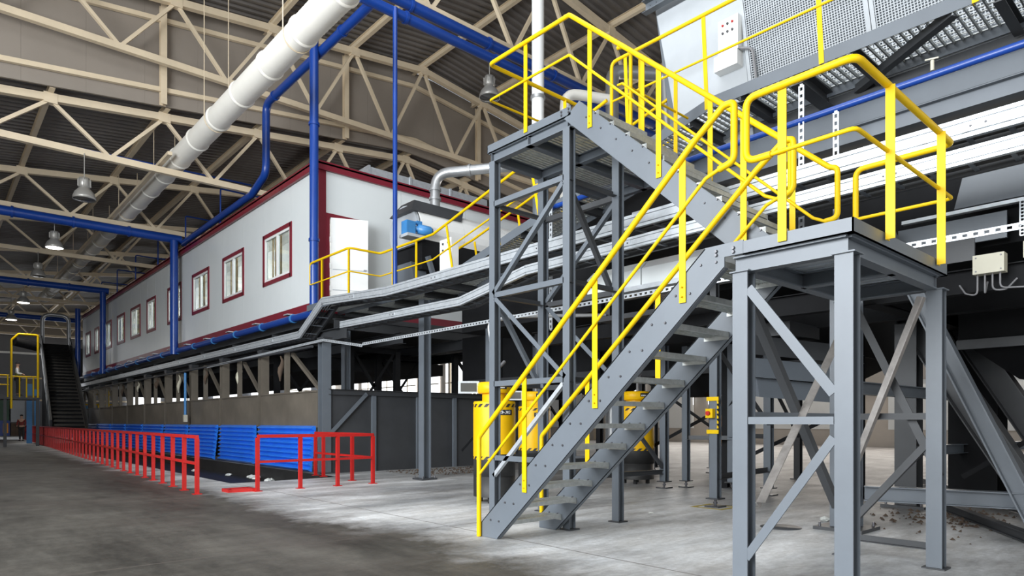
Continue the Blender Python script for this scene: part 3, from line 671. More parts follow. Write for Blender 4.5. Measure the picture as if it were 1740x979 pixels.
for p, q in (((PXA+0.07, PYA+0.06, bz), (PXA+0.07, PYB+0.1, bz)), ((PXB-0.09, PYA+0.06, bz), (PXB-0.09, PYB+0.1, bz)), ((PXA+0.07, PYA+0.08, bz), (PXB-0.1, PYA+0.08, bz)), ((PXA+0.07, PYB+0.02, bz), (PXB-0.1, PYB+0.02, bz)), ((5.75, PYA+0.08, bz), (5.75, PYB, bz))):
    m = MB(); m.prof(Ip(0.09, 0.13), p, q); m.build('beam', 'steel', pl)
for k in range(13):
    x = PXA+0.03+k*0.155; g = MB(); g.box(x, x+0.125, PYA+0.02, PYB+0.1, PZ-0.085, PZ-0.05); g.box(x+0.02, x+0.105, PYA+0.02, PYB+0.1, PZ-0.10, PZ-0.085); g.build('floor_plank', 'galv', pl)
POSTS = [(PXA+0.065, PYA+0.065), (PXA+0.065, 2.668), (6.72, PYA+0.065), (6.72, 2.668)]
for x, y in POSTS:
    m = MB(); m.prof(Ip(0.125, 0.125, 0.012, 0.009), (x, y, 0.012), (x, y, bz-0.065), (1, 0, 0)); po = m.build('post', 'steel', pl)
    m = MB(); m.box(x-0.09, x+0.09, y-0.09, y+0.09, 0, 0.014); m.build('base_plate', 'steel_dark', po)
    m = MB(); m.box(x-0.08, x+0.08, y-0.08, y+0.08, bz-0.067, bz-0.057); m.build('cap_plate', 'steel', po)
def lbar(name, p, q, up, mt, parent, w=0.07):
    m = MB(); m.prof(Lp(w, w, 0.008), p, q, up); return m.build(name, mt, parent)
def fbar(name, p, q, up, mt, parent, w=0.07, t=0.012):
    m = MB(); m.prof(Rp(t, w) if up[0] == 0 else Rp(w, t), p, q, up); return m.build(name, mt, parent)
xa = PXA+0.01
fbar('brace', (xa, 2.60, 2.33), (xa, 1.96, 1.50), (1, 0, 0), 'steel', pl, 0.075)
fbar('brace', (xa, 2.62, 0.25), (xa, 1.96, 1.19), (1, 0, 0), 'steel', pl, 0.065)
fbar('tie', (xa, 2.60, 1.31), (xa, 1.96, 1.31), (1, 0, 0), 'steel', pl, 0.055)
fbar('tie', (xa, 2.60, 0.06), (xa, 1.96, 0.06), (1, 0, 0), 'steel', pl, 0.055)
xc = 6.72
lbar('brace', (xc-0.07, 1.95, 2.40), (xc-0.07, 2.62, 0.60), (-1, 0, 0), 'bare', pl, 0.075)
lbar('brace', (xc+0.02, 2.64, 2.45), (xc+0.02, 1.90, 0.80), (1, 0, 0), 'steel_dark', pl, 0.07)
lbar('brace', (xc+0.0, 2.64, 0.25), (xc+0.0, 1.90, 1.14), (1, 0, 0), 'steel_dark', pl, 0.06)
lbar('tie', (xc, 2.62, 1.32), (xc, 1.95, 1.32), (0, 0, 1), 'steel_dark', pl, 0.06)
lbar('tie', (xc, 2.62, 0.16), (xc, 1.95, 0.16), (0, 0, 1), 'steel_dark', pl, 0.06)
yb = 2.70
lbar('brace', (5.05, yb, 0.65), (6.65, yb, 2.2), (0, -1, 0), 'bare', pl, 0.075)
lbar('brace', (4.90, yb, 2.35), (6.66, yb, 0.45), (0, 1, 0), 'steel_dark', pl, 0.07)
lbar('tie', (4.86, yb, 1.32), (6.66, yb, 1.32), (0, 0, 1), 'steel', pl, 0.06)
# landing guard rail
RZ, KZ = 3.775, 3.29
t = MB(); xr, yr = PXA-0.026, PYA-0.026
t.tube(fillet([(xr, 2.40, KZ), (xr, 2.60, KZ), (xr, 2.60, RZ), (xr, yr, RZ), (6.85, yr, RZ), (6.85, 2.62, RZ), (6.85, 2.62, 2.72)], 0.085, 5), 0.027, 12)
gr = t.build('guard_rail', 'yellow', pl)
t = MB(); t.tube(fillet([(xr, 2.40, KZ), (xr, yr, KZ), (6.85, yr, KZ), (6.85, 2.62, KZ)], 0.05, 3), 0.016, 10); t.build('knee_rail', 'yellow', gr)
w = 0.065
for x, y, ax in ((xr+0.012, 2.323, 0), (5.314, yr+0.012, 1), (6.49, yr+0.012, 1)):
    m = MB()
    if ax == 0: m.prof(Lp(w, w, 0.008), (x, y+w/2, 2.63), (x, y+w/2, RZ-0.012), (0, -1, 0))
    else: m.prof(Lp(w, w, 0.008), (x-w/2, y, 2.64), (x-w/2, y, RZ-0.012), (0, -1, 0))
    m.build('post', 'yellow', gr)
# ================================================================== upper stair flight
UX0, UX1 = 5.76, 6.68
us = thing('upper_stair', 'upper grey steel stair flight climbing from the landing to the top platform', 'staircase', (UX0, 2.6, 2.6))
ULOW = [(5.293, 5.075), (5.435, 5.075), (5.435, 4.99), (5.532, 4.945), (2.93, 2.60), (2.60, 2.60), (2.60, 2.70)]
UP = [(5.293, 5.075), (5.532, 4.945), (2.93, 2.595), (2.62, 2.595), (2.62, 2.70)]
NU = 11; ur = (5.07-2.70)/12; ug = ur/0.885
for x in (UX0, UX1):
    m = MB(); m.prism([(x, y, z) for y, z in UP], (0.012, 0, 0)); flange(m, (5.532, 4.945), (2.93, 2.60), x, 1); flange(m, (5.293, 5.07), (2.62, 2.70), x, 1, 0.05)
    s = m.build('stringer', 'steel', us); b = MB()
    for i in range(NU):
        for dy in (0.07, -0.07): bolts(b, [(x, 2.92+ug*i+dy-0.04, 2.70+ur*(i+1)-0.03)], (-1, 0, 0), 0.012, 0.012)
    b.build('bolt_row', 'bolt', s, None, True)
tu0 = tread_mesh(0.012, UX1-UX0-0.002).build('tread', 'galv_dull')
tu0.data = tu0.data
for i in range(NU):
    o = tu0 if i == 0 else tu0.copy()
    if i: COL.objects.link(o)
    o.parent = us; o.location = (0, 2.90+ug*i-2.6, 2.70+ur*(i+1)-2.6)
    o.rotation_euler = (0, 0, 0)
UT = [(2.86, 3.30), (2.74, 3.31), (2.74, 3.80), (2.82, 3.83), (5.42, 6.13), (5.50, 6.14)]
UM = [(2.86, 3.30), (2.98, 3.36), (5.42, 5.655), (5.50, 5.66)]
for x in (UX0-0.026, UX1+0.04):
    rail_set(us, x, UT, UM, [(5.118, 4.70, 5.86), (4.16, 3.857, 5.02), (3.2, 3.02, 4.17)])
# ================================================================== top platform and its tower
QX0, QX1, QXB, QY0, QY1, QZ = 5.78, 6.75, 8.25, 5.46, 6.97, 5.07
tp = thing('top_platform', 'grey steel top platform on a tall braced tower with yellow rails', 'platform', (QX0, QY0, 0))
m = MB(); m.box(QX0-0.02, QX0-0.01, QY0-0.03, QY1+0.02, QZ-0.11, QZ); m.box(QX0-0.02, QX0+0.03, QY0, QY1, QZ-0.11, QZ-0.10); m.build('fascia', 'steel', tp)
m = MB(); m.box(QX0-0.02, QXB, QY1+0.01, QY1+0.02, QZ-0.11, QZ); m.build('fascia', 'steel', tp)
for p, q in (((QX0+0.05, QY0, QZ-0.17), (QX0+0.05, QY1, QZ-0.17)), ((QX1, QY0, QZ-0.17), (QX1, QY1, QZ-0.17)), ((QXB-0.05, QY0, QZ-0.17), (QXB-0.05, QY1, QZ-0.17)),
             ((QX0, QY0+0.04, QZ-0.17), (QXB, QY0+0.04, QZ-0.17)), ((QX0, QY1-0.04, QZ-0.17), (QXB, QY1-0.04, QZ-0.17)), ((QX0, 6.2, QZ-0.17), (QXB, 6.2, QZ-0.17))):
    m = MB(); m.prof(Ip(0.09, 0.13), p, q); m.build('beam', 'steel' if p[0] == q[0] else 'steel', tp)
g = grating(QX0, QXB, QY0, QY1, QZ-0.06, 0.035, 0.06, 0.14); g.build('grating', 'galv_dull', tp, None, True)
for x in (QX0+0.05, QX1):
    for y in (QY0+0.06, QY1-0.06):
        m = MB(); m.prof(Ip(0.11, 0.11, 0.011, 0.008), (x, y, 0.012), (x, y, QZ-0.235), (1, 0, 0)); po = m.build('post', 'steel', tp)
        m = MB(); m.box(x-0.09, x+0.09, y-0.09, y+0.09, 0, 0.014); m.build('base_plate', 'steel_dark', po)
x_, y0_, y1_ = QX0-0.005, QY0+0.1, QY1-0.1
for z in (4.22, 2.98, 1.78, 0.78):
    lbar('tie', (x_, y0_, z), (x_, y1_, z), (0, 0, 1), 'steel', tp, 0.07)
    lbar('tie', (QX1, y0_, z-0.02), (QX1, y1_, z-0.02), (0, 0, 1), 'steel_dark', tp, 0.07)
    lbar('tie', (QX0+0.05, QY1-0.05, z), (QX1, QY1-0.05, z), (0, 0, 1), 'steel_dark', tp, 0.07)
    lbar('tie', (QX0+0.05, QY0+0.1, z), (QX1, QY0+0.1, z), (0, 0, 1), 'steel_dark', tp, 0.07)
lbar('brace', (x_, y1_, 3.02), (x_, y0_, 4.18), (1, 0, 0), 'steel', tp, 0.06)
lbar('brace', (x_, y1_, 2.95), (x_, y0_, 1.82), (1, 0, 0), 'steel', tp, 0.06)
lbar('brace', (x_, y1_, 0.55), (x_, y0_, 1.75), (1, 0, 0), 'galv', tp, 0.05)
lbar('brace', (QX1, y1_, 3.0), (QX1, y0_, 4.15), (1, 0, 0), 'steel', tp, 0.06)
lbar('brace', (QX1, y1_, 2.95), (QX1, y0_, 1.8), (1, 0, 0), 'steel', tp, 0.06)
lbar('brace', (QX0+0.1, QY1-0.04, 2.95), (QX1-0.05, QY1-0.04, 1.8), (0, 1, 0), 'steel', tp, 0.06)
lbar('brace', (QX0+0.1, QY0+0.12, 4.2), (QX1-0.05, QY0+0.12, 3.0), (0, 1, 0), 'steel_dark', tp, 0.06)
b = MB(); bolts(b, [(QX0-0.02, QY0+yy, zz) for yy in (-0.0, 0.12) for zz in (5.04, 5.0)], (-1, 0, 0), 0.016, 0.014); b.build('bolt_row', 'bolt', tp, None, True)
t = MB(); xr = QX0-0.046; t.tube(fillet([(xr, 5.42, 6.135), (xr, QY1-0.06, 6.145), (QXB-0.4, QY1-0.06, 6.145)], 0.08, 5), 0.027, 12); gr = t.build('guard_rail', 'yellow', tp)
t = MB(); t.tube(fillet([(xr, 5.42, 5.66), (xr, QY1-0.06, 5.655), (QXB-0.4, QY1-0.06, 5.655)], 0.05, 3), 0.016, 10); t.build('knee_rail', 'yellow', gr)
for px_, py_ in ((xr+0.012, 6.21), (7.2, QY1-0.06)):
    m = MB(); m.prof(Lp(0.062, 0.062, 0.008), (px_, py_+0.03, 5.0), (px_, py_+0.03, 6.13), (0, -1, 0)); m.build('post', 'yellow', gr)
t = MB(); t.tube(fillet([(6.9, QY0-0.03, 5.1), (6.9, QY0-0.03, 6.145), (8.2, QY0-0.03, 6.145)], 0.08, 5), 0.024, 12); gr2 = t.build('guard_rail', 'yellow', tp)
t = MB(); t.tube([(6.9, QY0-0.03, 5.66), (8.2, QY0-0.03, 5.66)], 0.016, 10); t.build('knee_rail', 'yellow', gr2)
for px_ in (7.1, 7.9): m = MB(); m.prof(Lp(0.062, 0.062, 0.008), (px_, QY0, 5.0), (px_, QY0, 6.13), (0, -1, 0)); m.build('post', 'yellow', gr2)
# ================================================================== cable ladders
TRP = [(0, -0.105), (0, -0.062), (0.03, -0.062), (0.03, -0.050), (0, -0.050), (0, 0.050), (0.03, 0.050), (0.03, 0.062), (0, 0.062), (0, 0.105), (0.055, 0.105), (0.055, 0.097), (0.036, 0.097), (0.036, -0.097), (0.055, -0.097), (0.055, -0.105)]
def ladder(x0, wid, path, label, h=1.0):
    t = thing('cable_ladder', label, 'cable tray', (x0, path[0][0], path[0][1])); prof = [(a, b*h) for a, b in TRP]
    for (ya, za), (yb, zb) in zip(path[:-1], path[1:]):
        m = MB(); m.prof(prof, (x0, ya, za), (x0, yb, zb)); m.build('side_rail', 'galv', t)
        m = MB(); m.prof([(-a, b) for a, b in prof], (x0+wid, ya, za), (x0+wid, yb, zb)); m.build('side_rail', 'steel_dark', t)  # far rail is galvanised too; its shade is put in as dark steel
        n = max(1, int(abs(yb-ya)/0.33))
        d = MB()
        for i in range(n):
            f = (i+0.5)/n; y, z = ya+(yb-ya)*f, za+(zb-za)*f; d.box(x0+0.02, x0+wid-0.02, y-0.02, y+0.02, z-0.075*h, z-0.05*h)
        d.build('rungs', 'steel', t, None, True)
        k = int(abs(yb-ya)/2.9)
        for i in range(k):
            f = (i+0.6)/(k+0.2); y, z = ya+(yb-ya)*f, za+(zb-za)*f; b = MB()
            b.box(x0-0.006, x0+0.004, y-0.11, y+0.11, z-0.05*h, z+0.05*h); sp = b.build('splice_plate', 'galv', t)
            b = MB(); bolts(b, [(x0-0.006, y-0.06, z), (x0-0.006, y+0.06, z)], (-1, 0, 0), 0.012, 0.012); b.build('splice_bolts', 'bolt', sp, None, True)
        cb = MB()
        for j in range(3):
            xx = x0+0.12+j*(wid-0.24)/3; cb.tube([(xx, ya, za-0.035), (xx, yb, zb-0.035)], 0.016, 6)
        cb.build('cables', 'rubber', t, None, True)
    return t
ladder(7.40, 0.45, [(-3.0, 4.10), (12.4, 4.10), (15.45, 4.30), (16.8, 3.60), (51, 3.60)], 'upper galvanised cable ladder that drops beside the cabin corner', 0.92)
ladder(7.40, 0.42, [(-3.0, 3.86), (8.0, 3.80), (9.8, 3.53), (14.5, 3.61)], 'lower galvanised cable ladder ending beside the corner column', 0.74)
def slotted(p, q, label, w=0.06, parent=None, cat='strut'):
    p, q = V(p), V(q); d = (q-p); L = d.length; d.normalize(); up = V((0, 0, 1)) if abs(d.z) < 0.9 else V((0, 1, 0)); u = (up-d*up.dot(d)).normalized()
    t = thing('slotted_strut', label, cat, tuple(p)) if parent is None else parent
    for s in (-1, 1):
        m = MB(); m.bar(p+u*s*w*0.37, q+u*s*w*0.37, 0.02, w*0.26, up); m.build('edge_strip', 'galv', t)
    m = MB(); n = int(L/0.085)
    for i in range(n+1):
        c = p+d*(L*i/n); m.bar(c-d*0.022, c+d*0.022, 0.016, w*0.5, up)
    m.build('web_bridges', 'galv', t, None, True); return t
slotted((7.30, -3, 3.05), (7.30, 13.2, 3.03), 'long slotted galvanised strip below the cable ladders')
slotted((7.30, 13.25, 3.0), (7.30, 15.15, 3.30), 'short inclined slotted strip near the corner column')
slotted((7.30, 15.2, 3.30), (7.30, 24.0, 3.18), 'slotted strip running on along the bunkers')
slotted((8.2, 3.78, 3.6), (8.2, 3.78, 5.5), 'upright slotted hanger holding the cable ladders, left of the pair', 0.07)
slotted((8.2, 3.36, 3.6), (8.2, 3.36, 5.02), 'upright slotted hanger holding the cable ladders, right of the pair', 0.07)
slotted((8.1, 8.1, 2.9), (8.1, 8.1, 5.1), 'upright slotted hanger seen through the platform tower', 0.07)

# ================================================================== walkway along the conveyor
WX0, WX1 = 8.3, 9.22
def dz(y):
    if y > 11.9: return 4.28
    if y > 5.1: return 4.28+(11.9-y)*(5.85-4.28)/(11.9-5.1)
    return 5.85
wk = thing('conveyor_walkway', 'raised grating walkway that climbs beside the conveyor, yellow rails', 'walkway', (WX0, 11.9, 4.28))
segs = [(16.35, 11.9), (11.9, 5.1), (5.1, -3.0)]
for ya, yb in segs:
    g = grating(WX0+0.02, WX1-0.02, yb, ya, 0, 0.035, 0.075 if ya > 6 else 0.09, 0.1, dz); g.build('grating', 'galv_dull', wk, None, True)
    for x in (WX0, WX1):
        m = MB(); m.prof([(0, -0.13), (0.012, -0.13), (0.012, 0.03), (0, 0.03)], (x, ya, dz(ya+0.001 if ya == 11.9 else ya)), (x, yb, dz(yb))); m.build('fascia', 'steel', wk)
    n = int((ya-yb)/1.35)
    for i in range(n+1):
        y = ya-(ya-yb)*(i+0.3)/(n+0.6); m = MB(); m.prof(Ip(0.1, 0.14), (WX0+0.01, y, dz(y)-0.13), (WX1, y, dz(y)-0.13)); m.build('cross_beam', 'steel_dark', wk)
m = MB(); m.prof(Ip(0.14, 0.24), (WX1+0.07, -3, 5.68), (WX1+0.07, 4.9, 5.68)); m.build('main_beam', 'steel_dark', wk)
m = MB(); m.prof(Ip(0.14, 0.2), (WX0+0.35, -3, 4.86), (WX0+0.35, 6.0, 4.86)); m.build('main_beam', 'steel', wk)
m = MB(); m.prof(Lp(0.1, 0.1), (WX0+0.02, 2.2, 5.70), (WX1, 3.55, 5.66)); m.build('brace', 'steel_dark', wk)
for y in (3.9, 1.0):
    m = MB(); m.prof(Ip(0.17, 0.2), (WX0+0.02, y, 5.70), (WX1+0.7, y, 5.66)); m.build('bracket_beam', 'steel_dark', wk)
g = grating(7.44, WX0, 14.1, 16.35, 4.28, 0.035, 0.062, 0.13); g.build('grating', 'galv_dull', wk, None, True)
m = MB(); m.box(7.42, 7.43, 14.08, 16.35, 4.16, 4.31); m.box(7.42, WX0, 14.08, 14.09, 4.16, 4.31); m.build('fascia', 'steel', wk)
R = 1.1
top = [(7.45, 16.2, 4.28+0.55), (7.45, 16.2, 4.28+R), (7.45, 14.12, 4.28+R), (WX0-0.02, 14.12, 4.28+R), (WX0-0.02, 11.9, 4.28+R), (WX0-0.02, 7.0, dz(7.0)+R)]
t = MB(); t.tube(fillet(top, 0.1, 4), 0.028, 10); wr_ = t.build('guard_rail', 'yellow', wk)
t = MB(); t.tube(fillet([(a, b, c-0.55) for a, b, c in top[1:]], 0.06, 3), 0.017, 8); t.build('knee_rail', 'yellow', wr_)
for x, y, lean in ((7.45, 15.6, 0), (7.45, 14.2, 0), (WX0-0.02, 13.6, 0), (WX0-0.02, 12.6, 0), (WX0-0.02, 11.2, 0.23), (WX0-0.02, 9.7, 0.23), (WX0-0.02, 8.6, 0.23), (WX0-0.02, 7.6, 0.23)):
    zb = dz(y)-0.1; dy = -0.23*R if lean else 0
    m = MB(); m.prof(Lp(0.06, 0.06, 0.008), (x, y, zb), (x, y+(0.23*1.0 if lean else 0)*1.1, dz(y)+R+(0.0 if not lean else -0.06)), (0, -1, 0)); m.build('post', 'yellow', wr_)
t = MB(); t.tube(fillet([(WX0-0.02, 6.9, 5.95), (WX0-0.02, 6.9, 7.08), (WX0-0.02, -3, 7.08)], 0.1, 4), 0.028, 10); wr2 = t.build('guard_rail', 'yellow', wk)
t = MB(); t.tube([(WX0-0.02, 6.9, 6.45), (WX0-0.02, -3, 6.45)], 0.017, 8); t.build('knee_rail', 'yellow', wr2)
for y in (6.6, 5.2, 3.6, 2.0, 0.4):
    m = MB(); m.prof(Lp(0.062, 0.062, 0.008), (WX0-0.02, y, 5.72), (WX0-0.02, y+0.06, 7.07), (0, -1, 0)); m.build('post', 'yellow', wr2)
t = MB(); t.tube(fillet([(9.6, 12.0, 4.9), (9.6, 12.8, 4.75), (9.6, 12.8, 5.45), (9.6, 12.2, 5.55), (9.6, 6.4, 6.95)], 0.1, 4), 0.028, 10); wr3 = t.build('guard_rail', 'yellow', wk)
t = MB(); t.tube([(9.6, 12.0, 4.9), (9.6, 6.4, 6.2)], 0.017, 8); t.build('knee_rail', 'yellow', wr3)
for y in (11.9, 10.4, 8.9): m = MB(); m.prof(Lp(0.06, 0.06, 0.008), (9.6, y, dz(y)-0.1), (9.6, y+0.25, dz(y)+1.22), (0, -1, 0)); m.build('post', 'yellow', wr3)
pipe('blue_pipe', [(8.22, -3, 5.1), (8.22, 8.4, 5.05)], 0.042, 'slim blue pipe slung under the upper walkway', loc=(8.22, -3, 5.1))
t = thing('pipe_valve', 'small brass valve sitting on the slim blue pipe', 'valve', (8.22, 2.35, 5.14))
m = MB(); m.tube([(8.22, 2.35, 5.13), (8.22, 2.35, 5.24)], 0.02, 8); m.build('valve_body', 'box_beige', t); m = MB(); m.bar((8.22, 2.29, 5.25), (8.22, 2.42, 5.27), 0.015, 0.015); m.build('handle', 'box_beige', t)
# conveyor housing beside the walkway
HX = 9.32
hs = thing('conveyor_housing', 'large pale grey conveyor housing with mesh guards at the upper right', 'conveyor', (HX, 5, 5.5))
m = MB(); m.prism([(HX, 6.25, 5.55), (HX, 6.78, 8.2), (HX, 5.30, 8.2), (HX, 5.02, 5.55)], (0.05, 0, 0)); pnl = m.build('side_panel', 'conveyor_grey', hs)
b = MB(); bolts(b, [(HX, 5.95-0.28*i, 6.12) for i in range(4)], (-1, 0, 0), 0.014, 0.01); b.build('rivets', 'bolt', pnl, None, True)
m = MB(); m.prism([(HX+0.05, 6.4, 5.3), (HX+0.05, 6.85, 8.4), (HX+0.05, -3, 8.4), (HX+0.05, -3, 5.3)], (1.7, 0, 0))
m.build('housing_body', 'steel', hs)
m = MB(); m.prism([(HX+0.1, 6.3, 4.5), (HX+0.1, 6.3, 5.9), (HX+0.1, 11.6, 4.75), (HX+0.1, 11.6, 4.45)], (1.4, 0, 0)); m.build('inclined_trough', 'black_steel', hs)
m = MB(); m.prof(Cp(0.12, 0.2), (HX-0.14, 6.9, 8.3), (HX-0.14, -3, 8.3)); be = m.build('top_beam', 'steel', hs)
b = MB(); bolts(b, [(HX-0.14, 6.8-0.12*(i % 2), 8.26+0.07*(i//2)) for i in range(4)], (-1, 0, 0), 0.014, 0.012); b.build('beam_bolts', 'bolt', be, None, True)
for ya, yb in ((4.98, 3.3), (3.24, 1.56), (1.5, -0.2)):
    fr_ = MB(); z0, z1 = 5.75, 7.95
    for p, q in (((ya, z0), (ya+0.25, z1)), ((yb, z0), (yb+0.25, z1)), ((ya, z0), (yb, z0)), ((ya+0.25, z1), (yb+0.25, z1))):
        fr_.bar((HX-0.03, *p), (HX-0.03, *q), 0.04, 0.05)
    fo_ = fr_.build('mesh_frame', 'conveyor_grey', hs); w_m = MB(); n = 46
    for i in range(1, n):
        f = i/n; y = ya+(yb-ya)*f; w_m.bar((HX-0.03, y, z0), (HX-0.03, y+0.25, z1), 0.006, 0.012)
    for i in range(1, 60):
        f = i/60; z = z0+(z1-z0)*f; w_m.bar((HX-0.028, ya+0.25*f, z), (HX-0.028, yb+0.25*f, z), 0.006, 0.012)
    w_m.build('wire_mesh', 'conveyor_grey', fo_, None, True)
cb = thing('control_box', 'white control box with small buttons on the pale conveyor housing', 'control box', (9.2, 5.4, 6.9))
m = MB(); m.box(9.16, HX, 5.19, 5.52, 6.92, 7.46); m.build('enclosure', 'white', cb)
m = MB(); m.box(9.14, HX, 5.19, 5.58, 6.70, 6.93); m.build('sheet', 'white', cb)
for i, (yy, zz, mm) in enumerate(((5.44, 7.37, 'red'), (5.36, 7.37, 'steel_dark'), (5.28, 7.37, 'red'), (5.44, 7.25, 'bolt'), (5.36, 7.25, 'bolt'), (5.28, 7.25, 'bolt'))):
    b = MB(); bolts(b, [(9.16, yy, zz)], (-1, 0, 0), 0.022, 0.02); b.build('button', mm, cb)
m = MB(); m.tube(fillet([(9.2, 5.2, 6.95), (9.2, 4.98, 6.85), (9.25, 4.9, 6.1)], 0.1), 0.02, 8); m.build('conduit', 'hose', cb)
# conveyor trough below the walkway
ct = thing('belt_conveyor', 'long dark belt conveyor with grey side plates under the walkway', 'conveyor', (9.3, 5, 3.0))
m = MB(); m.box(9.3, 10.9, -3, 6.0, 3.35, 4.4); m.build('trough', 'black_steel', ct)
m = MB(); m.box(9.3, 10.9, 8.0, 12.2, 3.35, 4.4); m.build('trough', 'black_steel', ct)
m = MB(); m.prism([(9.0, 2.35, 3.78), (9.0, 2.25, 4.2), (9.0, -3, 4.2), (9.0, -3, 3.78)], (0.04, 0, 0)); m.build('side_plate', 'steel', ct)
m = MB(); m.box(8.98, 9.06, -3, 2.9, 3.72, 3.76); m.build('lip', 'galv', ct)
m = MB(); m.box(9.02, 9.06, 1.85, 2.95, 3.36, 3.66); m.build('side_plate', 'steel', ct)
m = MB(); m.box(9.01, 9.05, 2.15, 3.6, 3.16, 3.42); m.build('side_plate', 'steel_dark', ct)
gm = MB(); y0, y1, z0, z1 = -1.0, 1.72, 3.34, 3.72
for i in range(70): y = y0+(y1-y0)*i/69; gm.box(8.96, 8.975, y-0.006, y+0.006, z0, z1)
for i in range(11): z = z0+(z1-z0)*i/10; gm.box(8.965, 8.98, y0, y1, z-0.006, z+0.006)
gm.build('wire_guard', 'galv', ct, None, True)
m = MB(); m.box(9.0, 9.04, -1.0, 1.7, 3.1, 3.28); m.build('skirt', 'box_beige', ct)
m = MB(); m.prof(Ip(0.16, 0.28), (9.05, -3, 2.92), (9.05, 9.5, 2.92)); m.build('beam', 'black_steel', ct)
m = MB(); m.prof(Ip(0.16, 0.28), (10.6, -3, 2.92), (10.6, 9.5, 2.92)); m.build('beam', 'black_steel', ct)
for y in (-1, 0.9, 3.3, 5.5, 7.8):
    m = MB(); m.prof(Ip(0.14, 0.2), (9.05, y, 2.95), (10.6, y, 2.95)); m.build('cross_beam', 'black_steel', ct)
jb = thing('junction_box', 'beige junction box with cables under the conveyor at right', 'junction box', (8.85, 2.0, 2.9))
m = MB(); m.box(8.8, 8.95, 1.83, 2.12, 2.95, 3.16); m.build('enclosure', 'box_beige', jb)
b = MB(); bolts(b, [(8.8, yy, zz) for yy in (1.86, 2.09) for zz in (2.98, 3.13)], (-1, 0, 0), 0.01, 0.006); b.build('screws', 'bolt', jb, None, True)
for i in range(4):
    yy = 1.88+0.07*i; m = MB(); m.tube(fillet([(8.87, yy, 2.95), (8.87, yy, 2.78-0.02*i), (8.9, yy-0.12*(2-i), 2.76), (8.98, yy-0.2*(2-i), 2.88)], 0.06), 0.010, 6); m.build('cable', 'hose', jb)
m = MB(); m.tube([(8.85, 1.1, 2.62), (8.85, -2, 2.60)], 0.035, 8); single(m, 'blue_pipe', 'blue', 'short blue pipe end at the right edge under the conveyor', 'pipe', None, (8.85, 1.1, 2.6))
t = thing('conveyor_cover', 'pale sheet cover of a conveyor seen behind the yellow stair rails', 'cover', (8.25, 5.2, 3.33))
for y0, y1 in ((5.2, 6.28), (6.30, 7.4)):
    m = MB(); m.prism([(8.25, y0, 3.40), (8.25, y0, 3.66), (8.42, y0, 3.80), (9.1, y0, 3.80), (9.1, y0, 3.40)], (0, y1-y0, 0)); m.build('sheet', 'white_panel', t)
m = MB(); m.bar((8.24, 5.2, 3.37), (8.24, 7.9, 3.37), 0.03, 0.07); m.build('edge_trim', 'galv', t)
for y in (5.3, 7.3):
    m = MB(); m.prof(Ip(0.1, 0.1), (8.7, y, 3.06), (8.7, y, 3.40), (1, 0, 0)); m.build('stand', 'steel_dark', t)
m = MB(); m.box(8.5, 9.2, 5.2, 7.4, 2.98, 3.06); m.build('base', 'steel_dark', t)
# sloping chute plates behind the landing posts
t = thing('chute', 'grey sloping sheet chute behind the landing posts', 'chute', (9.6, 4.6, 2.0))
for z, dx in ((2.62, 0), (2.28, 0.1), (1.98, 0.25)):
    m = MB(); m.prism([(9.3+dx, 5.1, z), (10.8+dx, 4.3, z-0.12), (10.8+dx, 4.25, z-0.40), (9.3+dx, 5.05, z-0.30)], (0.1, 0.25, 0.04)); m.build('plate', 'steel' if z < 2.5 else 'steel_dark', t)
m = MB(); m.box(9.6, 10.6, 4.6, 5.2, 2.6, 2.8); m.build('hanger_plate', 'steel_dark', t)
# big dark machine bodies in the shade behind
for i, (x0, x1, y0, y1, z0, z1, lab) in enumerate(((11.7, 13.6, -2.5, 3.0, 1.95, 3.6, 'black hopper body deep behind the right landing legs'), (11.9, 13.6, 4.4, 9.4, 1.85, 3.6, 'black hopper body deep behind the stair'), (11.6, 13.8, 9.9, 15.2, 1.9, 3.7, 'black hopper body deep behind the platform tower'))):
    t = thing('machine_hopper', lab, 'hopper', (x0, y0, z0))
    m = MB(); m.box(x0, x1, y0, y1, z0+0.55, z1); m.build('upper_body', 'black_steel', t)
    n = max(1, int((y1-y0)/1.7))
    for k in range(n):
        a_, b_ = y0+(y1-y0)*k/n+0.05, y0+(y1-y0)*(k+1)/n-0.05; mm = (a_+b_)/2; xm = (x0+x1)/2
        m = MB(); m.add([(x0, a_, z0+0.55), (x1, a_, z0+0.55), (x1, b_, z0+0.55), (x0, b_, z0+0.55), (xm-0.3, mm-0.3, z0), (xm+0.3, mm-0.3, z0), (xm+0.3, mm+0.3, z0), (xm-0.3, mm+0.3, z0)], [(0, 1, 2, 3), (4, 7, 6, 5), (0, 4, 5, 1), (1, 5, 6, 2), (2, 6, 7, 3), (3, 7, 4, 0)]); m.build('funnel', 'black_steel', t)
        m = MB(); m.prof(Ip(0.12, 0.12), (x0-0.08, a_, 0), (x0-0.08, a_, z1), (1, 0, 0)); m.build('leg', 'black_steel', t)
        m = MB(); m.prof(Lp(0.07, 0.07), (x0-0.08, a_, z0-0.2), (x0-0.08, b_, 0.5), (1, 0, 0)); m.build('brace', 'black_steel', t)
    m = MB(); m.prof(Cp(0.06, 0.14), (x0-0.1, y0, z0+0.5), (x0-0.1, y1, z0+0.5)); m.build('rail', 'steel_dark', t)
